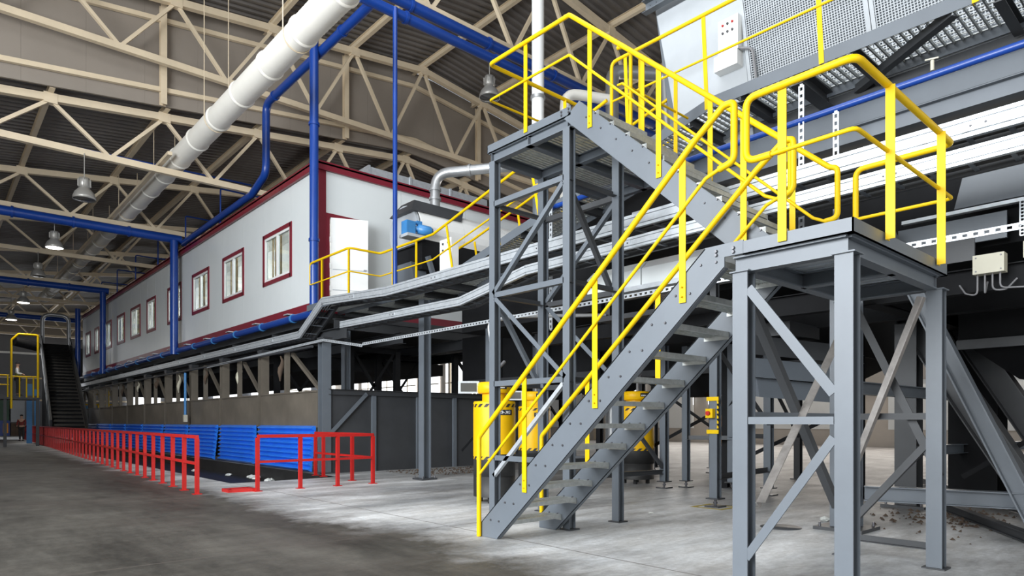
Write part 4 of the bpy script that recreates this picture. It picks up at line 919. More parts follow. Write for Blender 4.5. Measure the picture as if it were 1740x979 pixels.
# ================================================================== columns on levelling feet
def footpost(x, y, h, label, w=0.13, foot=True, mt='steel'):
    t = thing('machine_post', label, 'post', (x, y, 0), 'machine posts on levelling feet'); z0 = 0.14 if foot else 0.02
    m = MB(); m.prof(Ip(w, w, 0.011, 0.008), (x, y, z0), (x, y, h), (1, 0, 0)); m.build('shaft', mt, t)
    if foot:
        m = MB(); m.box(x-w*0.8, x+w*0.8, y-w*0.8, y+w*0.8, z0-0.02, z0); m.build('head_plate', 'steel_dark', t)
        m = MB(); m.tube([(x, y, 0.02), (x, y, z0-0.02)], 0.02, 8); m.tube([(x, y, 0.05), (x, y, 0.08)], 0.036, 6); m.build('screw', 'bolt', t)
    m = MB(); m.box(x-w*0.9, x+w*0.9, y-w*0.9, y+w*0.9, 0, 0.02); m.build('foot_plate', 'steel_dark', t)
    return t
es = footpost(9.05, 5.5, 2.8, 'grey post with yellow-striped emergency stop box')
footpost(10.9, 7.75, 2.8, 'grey post left of the one with the emergency stop, by the low brace')
footpost(11.35, 7.55, 2.8, 'slim grey post just right of the low brace', 0.12)
footpost(11.7, 6.75, 2.8, 'grey post between low brace and emergency stop post', 0.13)
footpost(11.2, 5.75, 2.8, 'grey post seen through the landing legs', 0.13)
footpost(14.1, 5.6, 2.8, 'dark post far behind the landing legs', 0.13, True, 'steel_dark')
footpost(14.8, 6.9, 2.8, 'dark post farther back, left of a pair', 0.14, False, 'steel_dark')
footpost(15.6, 6.2, 2.8, 'dark post farther back, right of a pair', 0.14, False, 'steel_dark')
footpost(12.6, 9.6, 2.8, 'dark post behind the second yellow drum', 0.13, True, 'steel_dark')
footpost(9.9, 9.3, 2.8, 'grey post behind the platform tower', 0.13)
footpost(14.2, 10.4, 2.8, 'dark post deep behind the tower', 0.13, True, 'steel_dark')
footpost(15.0, 9.2, 2.8, 'dark post deep behind the stair', 0.13, True, 'steel_dark')
t = thing('emergency_stop', 'yellow emergency stop box with striped frame on a grey post', 'switch', (8.97, 5.5, 1.1))
for z in (1.12, 1.62): m = MB(); m.box(8.965, 8.982, 5.40, 5.60, z, z+0.06); m.build('stripe_band', 'yellow', t)
for i in range(6):
    m = MB(); z = 1.2+0.075*i; m.prism([(8.965, 5.40, z), (8.965, 5.425, z), (8.965, 5.425, z+0.05), (8.965, 5.40, z+0.03)], (0.015, 0, 0)); m.build('stripe', 'yellow', t)
m = MB(); m.box(8.90, 8.98, 5.46, 5.58, 1.36, 1.5); m.build('enclosure', 'yellow', t)
m = MB(); m.tube([(8.9, 5.53, 1.43), (8.87, 5.53, 1.43)], 0.035, 10); m.build('push_button', 'red', t)
m = MB()
for a_, b_, c_, d_ in ((8.78, 9.32, 5.23, 5.30), (8.78, 9.32, 5.70, 5.77), (8.78, 8.85, 5.30, 5.70), (9.25, 9.32, 5.30, 5.70)): m.box(a_, b_, c_, d_, 0.0, 0.003)
single(m, 'floor_mark', 'worn_yellow', 'worn yellow paint square under the emergency stop post', 'marking', None, (9.05, 5.5, 0))
t = thing('low_brace', 'dark low tie bar with raking strut between grey posts', 'frame', (9.5, 8.3, 0.3))
m = MB(); m.prof(Ip(0.07, 0.09), (9.3, 7.9, 0.32), (10.85, 7.75, 0.32)); m.build('tie', 'steel_dark', t); m = MB(); m.bar((9.9, 7.85, 1.35), (10.85, 7.75, 0.4), 0.06, 0.06); m.build('strut', 'steel_dark', t)
for i, (a, b) in enumerate((((11.7, 6.75, 1.0), (11.2, 5.75, 1.0)), ((11.35, 7.55, 0.95), (11.7, 6.75, 0.95)), ((9.05, 5.5, 0.42), (11.2, 5.75, 0.42)), ((9.9, 9.3, 2.2), (12.6, 9.6, 1.2)), ((12.6, 9.6, 2.3), (15.0, 9.2, 1.1)), ((9.05, 5.5, 2.4), (11.2, 5.75, 1.2)), ((13.1, 6.6, 1.9), (14.8, 6.9, 0.9)), ((11.7, 6.75, 1.6), (11.2, 5.75, 2.5)))):
    m = MB(); m.prof(Lp(0.08, 0.08), a, b); single(m, 'tie_bar', 'steel_dark', ['dark tie bar joining posts left of the landing legs', 'short tie bar low between two slim posts', 'low tie bar reaching back from the emergency stop post', 'raking bar behind the platform tower',
        'raking bar deep under the conveyor', 'raking bar rising to the emergency stop post', 'raking bar between the dark rear posts', 'steep bar behind the landing left leg'][i], 'bar', None, a)
# heavy H columns and beams behind the landing
def hcol(x, y, h, w, label, mt='steel'):
    t = thing('steel_column', label, 'column', (x, y, 0)); m = MB(); m.prof(Ip(w, w, 0.018, 0.012), (x, y, 0.04), (x, y, h), (1, 0, 0)); m.build('shaft', mt, t)
    m = MB(); m.box(x-w, x+w, y-w, y+w, 0, 0.04); bp = m.build('base_plate', 'steel_dark', t)
    b = MB()
    for sx in (-1, 1):
        for sy in (-1, 1): bolts(b, [(x+sx*w*0.8, y+sy*w*0.8, 0.04)], (0, 0, 1), 0.018, 0.05)
    b.build('anchor_bolts', 'bolt', bp, None, True); return t
hcol(8.35, 3.3, 2.78, 0.28, 'heavy steel column on a bolted base plate behind the near landing post')
hcol(11.3, 3.55, 2.8, 0.3, 'wide dark blue-grey column behind the right landing legs', 'steel_dark')
hcol(13.6, 3.2, 3.0, 0.7, 'broad dark column in the shade at right', 'black_steel')
hcol(8.44, 12.45, 4.05, 0.20, 'grey H column carrying the walkway in front of the plate wall')
hcol(8.45, 16.2, 4.0, 0.18, 'grey column standing just behind the plate wall')
hcol(9.1, 10.9, 3.3, 0.18, 'grey column between the yellow drums and the plate wall')
for i, (p, q, w, mt) in enumerate((((8.5, 3.3, 1.72), (13.5, 3.2, 1.72), 0.14, 'steel'), ((8.42, 3.12, 0.45), (8.85, 1.55, 0.45), 0.16, 'steel'), ((8.5, 3.3, 2.9), (13.5, 3.2, 2.9), 0.2, 'black_steel'), ((11.3, 3.55, 0.85), (16, 3.0, 0.85), 0.14, 'steel'), ((10.5, 1.6, 0.08), (15.5, 4.6, 0.08), 0.1, 'steel_dark'), ((7.6, 0.9, 0.07), (11.6, 3.3, 0.07), 0.1, 'steel_dark'))):
    m = MB(); m.prof(Ip(w, w*1.1), p, q); single(m, 'floor_beam', mt, ['horizontal steel beam at eye height behind the landing', 'low horizontal steel beam behind the right landing leg', 'dark beam high behind the landing', 'short steel beam at knee height farther right', 'dark beam lying on the floor far right', 'dark beam lying on the floor nearer right'][i], 'beam', None, p)
def rakep(p, q, w, label, mt='steel'):
    m = MB(); m.prof(Ip(w, w, 0.016, 0.011), p, q, (0, 0, 1)); return single(m, 'raking_column', mt, label, 'column', None, p)
rakep((8.75, 1.45, 0.02), (8.75, 3.0, 3.6), 0.165, 'thick raking steel column leaning behind the right landing leg')
rakep((11.4, 1.9, 0.02), (11.4, 4.3, 4.2), 0.34, 'dark raking column right of the blue-grey one', 'steel_dark')
rakep((12.6, 1.6, 0.02), (12.6, 4.4, 5.0), 0.34, 'dark raking column at the right edge', 'steel_dark')

# ================================================================== drum cover, motor, hood and exhaust pipe
tc_ = thing('drum_conveyor', 'white round-topped conveyor cover with dark hood beside the cabin end', 'conveyor', (8.9, 13.3, 4.3))
AY, AZ, AR = 14.0, 6.0, 0.66
for x0, x1 in ((8.95, 10.25), (10.26, 11.7), (11.71, 13.2)):
    m = MB(); n = 14; A = [math.radians(-25+200*k/n) for k in range(n+1)]
    vs = [(x, AY-r*math.cos(a), AZ+r*math.sin(a)) for x in (x0, x1) for r in (AR, AR-0.03) for a in A]; k1 = n+1
    F_ = []
    for k in range(n): F_ += [(k, k+1, 2*k1+k+1, 2*k1+k), (k1+k, 3*k1+k, 3*k1+k+1, k1+k+1), (k, k1+k, k1+k+1, k+1), (2*k1+k, 2*k1+k+1, 3*k1+k+1, 3*k1+k)]
    F_ += [(0, 2*k1, 3*k1, k1), (n, k1+n, 3*k1+n, 2*k1+n)]
    m.add(vs, F_); m.build('cover_sheet', 'white', tc_)
m = MB(); A = [math.radians(-40+260*k/20) for k in range(21)]
m.prism([(8.85, AY-0.62*math.cos(a), AZ+0.62*math.sin(a)) for a in A], (0.08, 0, 0)); m.build('end_plate', 'conveyor_grey', tc_)
m = MB(); m.prism([(8.7, AY-0.6, AZ+0.38), (8.7, AY+0.4, AZ+0.38), (8.95, AY+0.25, AZ+0.72), (8.95, AY-0.35, AZ+0.72)], (1.5, 0, 0)); m.build('hood', 'steel_dark', tc_)
m = MB(); m.box(9.0, 13.2, AY-0.6, AY+0.6, 5.0, 5.75); m.build('belt_trough', 'black_steel', tc_)
m = MB(); m.prism([(8.85, AY-0.6, 4.3), (8.85, AY+0.5, 4.3), (8.85, AY+0.35, 5.2), (8.85, AY-0.35, 5.2)], (0.4, 0, 0)); m.build('side_housing', 'steel', tc_)
for x, y in ((9.6, 13.4), (10.3, 13.4), (11.0, 13.4), (12.2, 13.4)):
    m = MB(); m.prof(Ip(0.1, 0.1), (x, y, 4.2), (x, y, 5.2), (1, 0, 0)); m.build('leg', 'steel', tc_)
m = MB(); m.bar((9.5, 13.3, 4.25), (9.1, 13.3, 5.3), 0.1, 0.1); m.build('strut', 'steel', tc_)
mo = thing('drive_motor', 'blue geared drive motor on the round-topped conveyor', 'motor', (8.6, 13.25, 5.75))
m = MB(); m.box(8.42, 8.66, 13.16, 13.40, 5.72, 6.02); m.build('gearbox', 'motor_blue', mo)
m = MB(); m.tube([(8.66, 13.26, 5.88), (8.76, 13.24, 5.88), (8.765, 13.24, 5.88), (9.06, 13.16, 5.86), (9.10, 13.15, 5.86)], [0.07, 0.07, 0.115, 0.115, 0.09], 16); mb_ = m.build('motor_body', 'motor_blue', mo)
m = MB(); m.tube([(9.10, 13.15, 5.86), (9.12, 13.145, 5.86)], 0.08, 12); m.build('fan_cover', 'steel_dark', mb_)
m = MB(); m.box(8.72, 8.86, 13.18, 13.28, 5.98, 6.06); m.build('terminal_box', 'motor_blue', mb_)
m = MB(); m.box(8.4, 8.9, 13.1, 13.45, 5.64, 5.71); m.build('bracket', 'conveyor_grey', mo)
sb = thing('switch_box', 'white switch box with round buttons behind the yellow walkway rail', 'control box', (9.0, 12.2, 4.9))
m = MB(); m.box(8.85, 9.05, 12.0, 12.45, 4.75, 5.45); m.build('enclosure', 'white', sb)
for yy in (12.12, 12.32):
    for zz in (5.2, 5.35): b = MB(); bolts(b, [(8.85, yy, zz)], (-1, 0, 0), 0.03, 0.02); b.build('button', 'bolt', sb)
for i in range(4): m = MB(); m.tube([(8.95, 12.06+0.1*i, 4.75), (8.95, 12.06+0.1*i, 4.3)], 0.025, 6); m.build('conduit', 'hose', sb)
ex = thing('exhaust_pipe', 'silver elbow pipe rising from the dark hood and running to the right', 'pipe', (9.7, 13.85, 6.7))
m = MB(); m.tube(fillet([(9.7, 13.85, 6.7), (9.7, 13.85, 7.6), (11.2, 11.65, 7.6)], 0.4, 7), 0.125, 14); m.build('pipe_run', 'stainless', ex)
for z in (6.95, 7.18): m = MB(); m.tube([(9.7, 13.85, z-0.03), (9.7, 13.85, z+0.03)], 0.155, 14); m.build('collar', 'stainless', ex)
for f in (0.35, 0.8): m = MB(); c = V((9.7, 13.85, 7.6)).lerp(V((11.2, 11.65, 7.6)), f); d = V((1.5, -2.2, 0)).normalized(); m.tube([c-d*0.03, c+d*0.03], 0.15, 14); m.build('collar', 'stainless', ex)
vp = thing('vertical_duct', 'white vertical pipe rising behind the top platform to the roof', 'pipe', (11.2, 11.65, 0.3))
m = MB(); m.tube([(11.2, 11.65, 7.3), (11.2, 11.65, 14.3)], 0.15, 16); m.build('upper_pipe', 'white', vp)
m = MB(); m.tube([(11.2, 11.65, 0.0), (11.2, 11.65, 7.3)], 0.13, 16); m.build('lower_pipe', 'steel', vp)
for z in (7.3, 9.2, 11.9): m = MB(); m.tube([(11.2, 11.65, z-0.04), (11.2, 11.65, z+0.04)], 0.18, 16); m.build('collar', 'stainless', vp)
pipe('cream_pipe', [(12.3, 11.8, 3.7), (12.3, 11.8, 9.75), (13.4, 11.2, 9.7)], 0.13, 'short cream pipe elbow beside the white vertical pipe', m='duct_white', rad=0.35, collars=[((12.3, 11.8, 9.2), (0, 0, 1)), ((12.3, 11.8, 9.0), (0, 0, 1))])
pipe('dull_pipe', [(15.5, 12.9, 0), (15.5, 12.9, 11.85), (16.9, 12.0, 11.9), (17.0, 11.9, 9.0)], 0.2, 'dull silver pipe bridge high behind the yellow rails', m='stainless', rad=0.3)

# ================================================================== yellow drums
def text_mesh(body, size, m, parent, loc, rot, mirror=True):
    c = bpy.data.curves.new('lettering', 'FONT'); c.body = body; c.size = size; c.align_x = 'CENTER'; c.align_y = 'CENTER'; c.extrude = 0.002
    o = bpy.data.objects.new('lettering', c); COL.objects.link(o)
    me = bpy.data.meshes.new_from_object(o.evaluated_get(bpy.context.evaluated_depsgraph_get()))
    bpy.data.objects.remove(o)
    for v in me.vertices:
        if mirror: v.co.x = -v.co.x
    me.materials.append(M[m]); me.name = 'lettering'
    o = bpy.data.objects.new('lettering', me); COL.objects.link(o); o.parent = parent; o.location = loc; o.rotation_euler = rot; return o
def wrap_text(o, R_, a0):
    """bend lettering round a vertical drum of radius R_"""
    for v in o.data.vertices:
        a = a0+v.co.x/R_; r = R_+0.004+v.co.z
        v.co = V((r*math.cos(a), r*math.sin(a), v.co.y))
def drum(x, y, label, text=True, s=1.0):
    t = thing('yellow_drum', label, 'machine', (x, y, 0), 'yellow drum units'); Rr = 0.345*s
    m = MB(); m.lathe([(Rr*0.99, 0.10), (Rr*0.99, 0.42), (Rr*0.97, 0.42), (Rr*0.97, 0.43), (Rr*0.99, 0.43), (Rr*0.99, 0.72)], (x, y, 0), 32); m.build('black_base', 'rubber', t)
    m = MB(); m.lathe([(Rr, 0.70), (Rr, 1.60), (Rr*0.97, 1.63), (0, 1.63)], (x, y, 0), 32); m.build('body', 'drum_yellow', t)
    for z0 in (1.535, 0.70):
        for k in range(18):
            a = 2*math.pi*k/18; da = math.pi/18; m = MB(); pts = []
            lo = [(a+da*j/3, z0) for j in range(4)]; hi = [(a+da*0.8+da*j/3, z0+0.05) for j in range(4)]
            P = [(x+(Rr+0.003)*math.cos(q), y+(Rr+0.003)*math.sin(q), z) for q, z in lo]+[(x+(Rr+0.003)*math.cos(q), y+(Rr+0.003)*math.sin(q), z) for q, z in hi]
            m.add(P, [(j, j+1, 5+j, 4+j) for j in range(3)]); m.build('hazard_stripe', 'rubber', t)
    m = MB(); m.lathe([(0.20*s, 1.63), (0.20*s, 1.78)], (x, y, 0), 24); m.build('neck', 'drum_yellow', t)
    m = MB(); m.lathe([(0.26*s, 1.76), (0.28*s, 1.78), (0.28*s, 1.92), (0.25*s, 1.94), (0, 1.94)], (x, y, 0), 28); m.build('head', 'drum_yellow', t)
    m = MB(); d = V((-0.78, 0.62, 0)); c = V((x, y, 1.86))+d*0.42*s; sd = V((-0.55, -0.83, 0))
    m.bar(c-d*0.17, c+d*0.17, 0.08, 0.2); dp = m.build('display', 'galv', t)
    m = MB(); c2 = c+V((-0.62, -0.78, 0)).normalized()*0.0
    u_ = d.cross(V((0, 0, 1))).normalized(); u_ = u_ if u_.dot(V((-1, -1, 0))) > 0 else -u_
    m.bar(c-d*0.13+u_*0.042, c+d*0.13+u_*0.042, 0.006, 0.14); m.build('screen', 'lamp_off', dp)
    for k in range(4):
        a = k*math.pi/2+0.6; m = MB(); m.box(x+0.24*math.cos(a)-0.03, x+0.24*math.cos(a)+0.03, y+0.24*math.sin(a)-0.03, y+0.24*math.sin(a)+0.03, 0, 0.1); m.build('caster', 'rubber', t)
    m = MB(); m.tube(fillet([(x+0.05, y, 1.94), (x+0.05, y, 2.15), (x+0.3, y+0.1, 2.3)], 0.08), 0.03, 8); m.build('hose', 'hose', t)
    if text:
        a0 = math.atan2(-0.62, -0.78)+0.62
        for (z, hh, span) in ((1.45, 0.085, 1.0), (1.86, 0.075, 0.7)):
            Rq = Rr if z < 1.7 else 0.28*s; m = MB(); n = 8
            P = [(x+(Rq+0.003)*math.cos(a0-span/2+span*k/n), y+(Rq+0.003)*math.sin(a0-span/2+span*k/n), z+q) for q in (-hh/2, hh/2) for k in range(n+1)]
            m.add(P, [(k, k+1, n+2+k, n+1+k) for k in range(n)]); m.build('name_plate', 'rubber', t)
        o = text_mesh('DK-4500', 0.072, 'white', t, (0, 0, 1.45), (0, 0, 0)); wrap_text(o, Rr, a0)
        m = MB()
        for k in range(7):
            a = a0-0.26+0.07*k; Rq = 0.284*s
            m.tube([(x+Rq*math.cos(a), y+Rq*math.sin(a), 1.838), (x+Rq*math.cos(a+0.02), y+Rq*math.sin(a+0.02), 1.862)], 0.006, 5)
        m.build('lettering', 'white', t)
    return t
drum(6.95, 8.25, 'yellow drum unit with black base and small screen behind the stair foot')
drum(9.75, 10.25, 'second yellow drum unit seen behind the platform tower')
drum(11.3, 8.75, 'third yellow drum unit half hidden behind the stair stringers', True, 1.1)
t = thing('orange_skip', 'orange panelled skip on a black undercarriage far behind the emergency stop', 'skip', (13.8, 7.95, 0))
m = MB(); m.box(13.6, 14.0, 7.55, 8.35, 0.75, 1.9); m.build('tub', 'orange', t)
for a, b in (((13.58, 7.55, 0.8), (13.58, 8.35, 1.85)), ((13.58, 8.35, 0.8), (13.58, 7.55, 1.85)), ((13.58, 7.95, 0.75), (13.58, 7.95, 1.9))): m = MB(); m.bar(a, b, 0.05, 0.05); m.build('stiffener', 'black_steel', t)
m = MB(); m.box(13.5, 14.0, 7.55, 8.35, 0.28, 0.75); m.build('undercarriage', 'black_steel', t)
for x in (13.72, ):
    for y in (7.68, 8.22): m = MB(); m.tube([(x, y-0.08, 0.2), (x, y+0.08, 0.2)], 0.2, 14); m.build('wheel', 'rubber', t)

# ================================================================== far left: inclined belt, gantry, people
ic = thing('inclined_conveyor', 'steep black inclined belt conveyor at the far left', 'conveyor', (5.6, 40, 0))
p0, p1 = V((5.75, 41.5, 0.9)), V((6.75, 54.5, 6.6)); d = (p1-p0).normalized(); sd = d.cross(V((0, 0, 1))).normalized(); up = sd.cross(d)
m = MB(); m.prof([(-0.75, -0.25), (0.75, -0.25), (0.75, 0), (-0.75, 0)], p0, p1); m.build('belt', 'rubber', ic)
for k in range(26):
    c = p0+(p1-p0)*((k+0.5)/26)+up*0.04; m = MB(); m.bar(c-sd*0.68, c+sd*0.68, 0.05, 0.09, up); m.build('cleat', 'black_steel', ic)
for s in (-1, 1):
    m = MB(); m.prof([(-0.03, -0.45), (0.03, -0.45), (0.03, 0.55), (-0.03, 0.55)], p0+sd*s*0.8, p1+sd*s*0.8); m.build('side_board', 'steel_dark', ic)
    for k in range(5):
        c = p0+(p1-p0)*((k+0.6)/5.3)+sd*s*0.84; m = MB(); m.bar(c-d*1.1, c+d*1.1, 0.04, 0.6, up); m.build('guard_plate', 'steel', ic)
    for f in (0.45, 0.9):
        c = p0+(p1-p0)*f+sd*s*0.7; m = MB(); m.prof(Ip(0.2, 0.2), (c.x, c.y, 0), (c.x, c.y, c.z-0.3), (0, 1, 0)); m.build('leg', 'steel_dark', ic)
m = MB(); e = p1+up*0.4; m.tube(fillet([p1-sd*0.75, p1-sd*0.75+V((0, 0, 2.0)), p1+sd*0.75+V((0, 0, 2.0)), p1+sd*0.75], 0.5), 0.13, 10); m.build('exhaust_hoop', 'stainless', ic)
t = thing('chute_box', 'dark chute box with blue stripe right of the inclined conveyor', 'chute', (8.3, 56.5, 4))
m = MB(); m.prism([(7.6, 56.5, 4.2), (9.3, 56.5, 3.6), (9.6, 56.5, 5.6), (9.1, 56.5, 6.6), (7.8, 56.5, 6.6), (7.4, 56.5, 5.8)], (0, 1.5, 0)); m.build('box_body', 'steel_dark', t)
m = MB(); m.box(7.9, 8.05, 56.45, 56.5, 4.9, 6.5); m.build('stripe', 'motor_blue', t)
for i in range(2): m = MB(); m.prof(Ip(0.16, 0.16), (7.9+1.3*i, 57.2, 0), (7.9+1.3*i, 57.2, 4.2), (0, 1, 0)); m.build('leg', 'steel_dark', t)
gt = thing('gantry_platform', 'yellow-railed steel gantry platform at the far left', 'platform', (3.4, 44, 0))
m = MB(); m.box(1.6, 4.7, 43.5, 46, 2.5, 2.7); m.build('deck', 'steel_dark', gt)
for x in (1.7, 3.2, 4.6):
    m = MB(); m.prof(Ip(0.14, 0.14), (x, 43.7, 0), (x, 43.7, 2.5), (0, 1, 0)); m.build('leg', 'steel_dark', gt)
m = MB(); m.tube([(1.6, 43.5, 3.75), (3.35, 43.5, 3.75)], 0.035, 8); g1 = m.build('guard_rail', 'yellow', gt)
m = MB(); m.tube([(1.6, 43.5, 3.25), (3.35, 43.5, 3.25)], 0.03, 8); m.build('knee_rail', 'yellow', g1)
for x in (2.2, 2.75, 3.3): m = MB(); m.tube([(x, 43.5, 2.6), (x, 43.5, 3.75)], 0.035, 8); m.build('post', 'yellow', g1)
m = MB(); m.tube(fillet([(3.45, 43.5, 2.0), (3.45, 43.5, 5.6), (3.75, 43.5, 5.95), (4.6, 43.5, 5.95), (4.6, 43.5, 2.6)], 0.1), 0.055, 8); g2 = m.build('portal_frame', 'yellow', gt)
for x in (3.8, 4.1, 4.4): m = MB(); m.tube([(x, 43.5, 2.6), (x, 43.5, 3.7)], 0.035, 8); m.build('post', 'yellow', g2)
m = MB(); m.tube([(3.45, 43.5, 3.7), (4.6, 43.5, 3.7)], 0.035, 8); m.build('rail', 'yellow', g2)
m = MB(); m.tube([(3.6, 43.9, 5.6), (4.7, 44.4, 5.4)], 0.25, 10); single(m, 'cable_reel', 'black_steel', 'black cable bundle hung on the yellow portal frame', 'cable', None, (4.1, 44.1, 5.4))
for i, (x, yc) in enumerate(((4.8, 49.5), (5.5, 52.6))):
    m = MB(); m.prof(Ip(0.26, 0.26), (x, yc, 0), (x, yc, 3.6-0.2*i), (0, 1, 0)); single(m, 'blue_column', 'motor_blue', ['bright blue steel column left of the inclined conveyor', 'bright blue steel column tucked against the inclined conveyor'][i], 'column', None, (x, yc, 0))
mc = thing('baling_machine', 'green and blue machine with a pale cabinet at the far left', 'machine', (3.5, 60, 0))
m = MB(); m.box(2.0, 4.6, 59, 62, 0.3, 1.4); m.build('blue_base', 'blue', mc); m = MB(); m.box(2.0, 4.55, 58.95, 62, 1.4, 2.9); m.build('green_body', 'green', mc)
m = MB(); m.box(4.65, 5.45, 59, 61, 1.3, 2.9); m.build('cabinet', 'conveyor_grey', mc); m = MB(); m.box(4.65, 5.45, 58.95, 61, 0.3, 1.2); m.build('orange_door', 'rust', mc); m = MB(); m.box(4.2, 4.5, 58.9, 59, 0.5, 1.2); m.build('orange_door', 'orange', mc)
bl = thing('blue_line', 'low blue machine housings behind the red fence end', 'machine', (8.5, 55, 0))
m = MB(); m.box(7.4, 9.4, 55, 57, 1.6, 2.4); m.build('housing', 'motor_blue', bl); m = MB(); m.box(7.4, 9.4, 55, 57, 0.2, 0.9); m.build('housing', 'blue', bl)
for x in (8.3, 9.3):
    m = MB(); m.tube([(x, 54.8, 0), (x, 54.8, 2.6)], 0.06, 8); m.build('post', 'yellow', bl)
yb_ = thing('yellow_scaffold', 'yellow pipe scaffold seen under the far end of the cabin', 'frame', (8.8, 53, 0))
for i in range(5):
    m = MB(); m.tube([(8.2+0.5*i, 53.5, 0.0), (8.2+0.5*i, 53.5, 3.5)], 0.05, 8); m.build('upright', 'yellow', yb_)
for z in (1.8, 2.5, 3.2): m = MB(); m.tube([(8.1, 53.5, z), (10.3, 53.5, z)], 0.04, 8); m.build('ledger', 'yellow', yb_)
# people
def skin_mesh(name, joints, edges, m, parent, sub=1, root=0):
    me = bpy.data.meshes.new(name); me.from_pydata([j[0] for j in joints], edges, [])
    o = bpy.data.objects.new(name, me); COL.objects.link(o)
    o.modifiers.new('skin', 'SKIN').use_smooth_shade = True
    for v, j in zip(me.skin_vertices[0].data, joints): v.radius = (j[1], j[2] if len(j) > 2 else j[1])
    me.skin_vertices[0].data[root].use_root = True
    s = o.modifiers.new('sub', 'SUBSURF'); s.levels = sub; s.render_levels = sub
    ev = bpy.data.meshes.new_from_object(o.evaluated_get(bpy.context.evaluated_depsgraph_get()))
    bpy.data.objects.remove(o); ev.name = name; ev.materials.clear(); ev.materials.append(M[m])
    for p in ev.polygons: p.use_smooth = True
    r = bpy.data.objects.new(name, ev); COL.objects.link(r); r.parent = parent; return r
def person(loc, rz, label, top, vest=None, armpose=0.0):
    t = thing('person', label, 'person', loc); t.rotation_euler = (0, 0, rz)
    ab = armpose
    J = [((0, 0, 0.95), 0.13, 0.10), ((0, 0, 1.2), 0.13, 0.095), ((0, 0, 1.42), 0.14, 0.09), ((0, 0, 1.52), 0.05), ((0, 0.01, 1.60), 0.075, 0.085), ((0, 0.015, 1.70), 0.085, 0.095), ((0, 0.0, 1.77), 0.05),
         ((0.19, 0, 1.43), 0.055), ((0.25, 0.02, 1.16), 0.042), ((0.22, 0.12+ab*0.15, 0.95+ab*0.25), 0.03), ((0.21, 0.16+ab*0.2, 0.88+ab*0.27), 0.028, 0.018),
         ((-0.19, 0, 1.43), 0.055), ((-0.25, 0.02, 1.16), 0.042), ((-0.22, 0.12+ab*0.15, 0.95+ab*0.25), 0.03), ((-0.21, 0.16+ab*0.2, 0.88+ab*0.27), 0.028, 0.018),
         ((0.09, 0, 0.88), 0.085), ((0.10, 0.01, 0.48), 0.06), ((0.10, -0.01, 0.09), 0.04), ((0.10, 0.14, 0.04), 0.035),
         ((-0.09, 0, 0.88), 0.085), ((-0.10, 0.03, 0.48), 0.06), ((-0.10, 0.0, 0.09), 0.04), ((-0.10, 0.15, 0.04), 0.035)]
    E = [(0, 1), (1, 2), (2, 3), (3, 4), (4, 5), (5, 6), (2, 7), (7, 8), (8, 9), (9, 10), (2, 11), (11, 12), (12, 13), (13, 14), (0, 15), (15, 16), (16, 17), (17, 18), (0, 19), (19, 20), (20, 21), (21, 22)]
    skin_mesh('body', J, E, 'skin', t, 2)
    g = 0.014
    S = [(J[i][0], J[i][1]+g, (J[i][2] if len(J[i]) > 2 else J[i][1])+g) for i in (0, 1, 2, 7, 8, 9, 11, 12, 13)]
    S[5] = ((J[9][0][0], J[9][0][1]-0.01, J[9][0][2]+0.02), 0.045); S[8] = ((J[13][0][0], J[13][0][1]-0.01, J[13][0][2]+0.02), 0.045)
    skin_mesh('jacket', S, [(0, 1), (1, 2), (2, 3), (3, 4), (4, 5), (2, 6), (6, 7), (7, 8)], top, t, 2)
    Q = [(J[i][0], J[i][1]+g, (J[i][2] if len(J[i]) > 2 else J[i][1])+g) for i in (0, 15, 16, 17, 19, 20, 21)]
    skin_mesh('trousers', Q, [(0, 1), (1, 2), (2, 3), (0, 4), (4, 5), (5, 6)], 'cloth_dark', t, 2)
    for s in (-1, 1): m = MB(); m.tube([(0.1*s, -0.06, 0.04), (0.1*s, 0.05, 0.05), (0.1*s, 0.2, 0.035)], [0.045, 0.055, 0.03], 8); o = m.build('shoe', 'rubber'); o.parent = t
    m = MB(); m.lathe([(0.088, 1.69), (0.095, 1.74), (0.07, 1.80), (0.0, 1.815)], (0, 0, 0), 12); o = m.build('hair', 'cloth_dark'); o.parent = t
    m = MB(); m.tube([(0, 0.09, 1.69), (0, 0.125, 1.665), (0, 0.1, 1.655)], [0.008, 0.014, 0.006], 6); o = m.build('nose', 'skin'); o.parent = t
    for s in (-1, 1):
        m = MB(); m.lathe([(0, -0.008), (0.008, 0), (0, 0.008)], (0.033*s, 0.096, 1.705), 6); o = m.build('eye', 'cloth_dark'); o.parent = t
    if vest:
        VV = [(J[i][0], J[i][1]+0.026, (J[i][2] if len(J[i]) > 2 else J[i][1])+0.026) for i in (0, 1, 2)]
        skin_mesh('vest', VV, [(0, 1), (1, 2)], vest, t, 2)
    return t
person((3.75, 43.9, 2.7), math.radians(-100), 'person in a white shirt and olive vest standing on the yellow gantry', 'cloth_white', 'vest', 0.8)
person((5.05, 56.5, 0), math.radians(160), 'person in a dark red jacket standing at the far end of the red fence', 'cloth_red', None, 0.3)

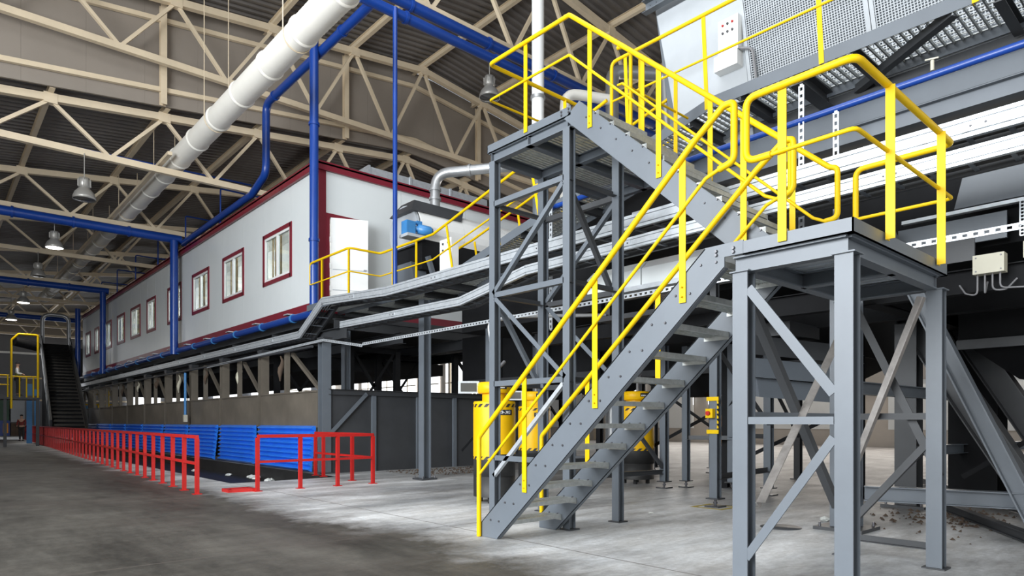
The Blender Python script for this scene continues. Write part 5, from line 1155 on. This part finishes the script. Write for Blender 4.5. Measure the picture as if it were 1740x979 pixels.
# ================================================================== litter and debris on the floor
for i, (x, y, z, s, mm, l) in enumerate(((7.15, 18.2, -0.36, 0.22, 'paper', 'pale crumpled film heap in the pit below the second curtain'), (7.1, 19.3, -0.36, 0.3, 'paper', 'larger pale litter heap in the pit'), (7.0, 21.0, -0.36, 0.18, 'paper', 'small pale litter farther along the pit'),
        (6.9, 16.9, -0.36, 0.10, 'green', 'green scrap in the pit near the short rail'), (6.75, 16.2, -0.36, 0.14, 'red', 'red scrap in the pit near the short rail'), (6.8, 23.6, -0.36, 0.2, 'paper', 'pale litter by the third curtain'), (8.85, 3.75, 0, 0.13, 'paper', 'white crumpled rag at the heavy column base'),
        (9.9, 5.3, 0, 0.05, 'paper', 'tiny white scrap on the floor behind the landing'), (7.7, 5.7, 0, 0.05, 'paper', 'tiny white scrap on the floor beside the stair'))):
    m = MB(); n = 9
    for k in range(5):
        a = random.random()*6.28; r = s*0.5*random.random(); c = V((x+r*math.cos(a), y+r*math.sin(a), z))
        P = [c+V((s*0.45*math.cos(q*0.7+a), s*0.45*math.sin(q*0.7+a), s*(0.05+0.25*random.random()))) for q in range(n)]
        m.add(P+[c+V((0, 0, s*0.45)), c], [(q, (q+1) % n, n) for q in range(n)]+[(n+1, (q+1) % n, q) for q in range(n)])
    single(m, 'litter', mm, l, 'litter', None, (x, y, z))
m = MB()
for k in range(700):
    if k < 420: x, y = 9+3.2*random.random(), 13.2+2.0*random.random()
    else: x, y = 10.4+2.2*random.gauss(0, 0.35), 2.6+1.0*random.gauss(0, 0.5)
    s = 0.012+0.03*random.random(); a = random.random()*3
    m.add([(x+s*math.cos(a), y+s*math.sin(a), 0.001), (x-s*math.sin(a), y+s*math.cos(a), 0.001), (x-s*math.cos(a), y-s*math.sin(a), 0.001), (x, y, s*0.9)], [(0, 1, 3), (1, 2, 3), (2, 0, 3)])
o = m.build('debris', 'rust'); o['kind'] = 'stuff'; o['label'] = 'scattered dark crumbs of debris on the floor'; o['category'] = 'debris'
m = MB(); m.lathe([(0.24, 0.0), (0.24, 0.006), (0, 0.006)], (7.9, 3.9, 0), 24); single(m, 'floor_cover', 'steel_dark', 'round dark floor cover behind the landing legs', 'cover', None, (7.9, 3.9, 0))

pipe('flexible_conduit', [(6.95, 8.25, 1.95), (6.98, 8.3, 2.3), (6.98, 8.45, 2.95), (7.3, 8.2, 3.05), (8.6, 7.3, 3.1)], 0.03, 'silver conduit rising from the first yellow drum behind the tower', 'pipe', 'stainless', 0.15)
for i, (x, y, z) in enumerate(((9.2, 9.4, 4.32), )):
    t = thing('beacon_box', 'grey box with a glowing red beacon behind the tower', 'beacon', (8.15, 6.15, 4.22))
    m = MB(); m.box(8.1, 8.3, 6.1, 6.35, 4.25, 4.5); m.build('enclosure', 'conveyor_grey', t); m = MB(); m.lathe([(0.05, 0), (0.05, 0.08), (0.03, 0.1), (0, 0.1)], (8.08, 6.08, 4.34), 12); m.build('beacon', 'red_light', t)
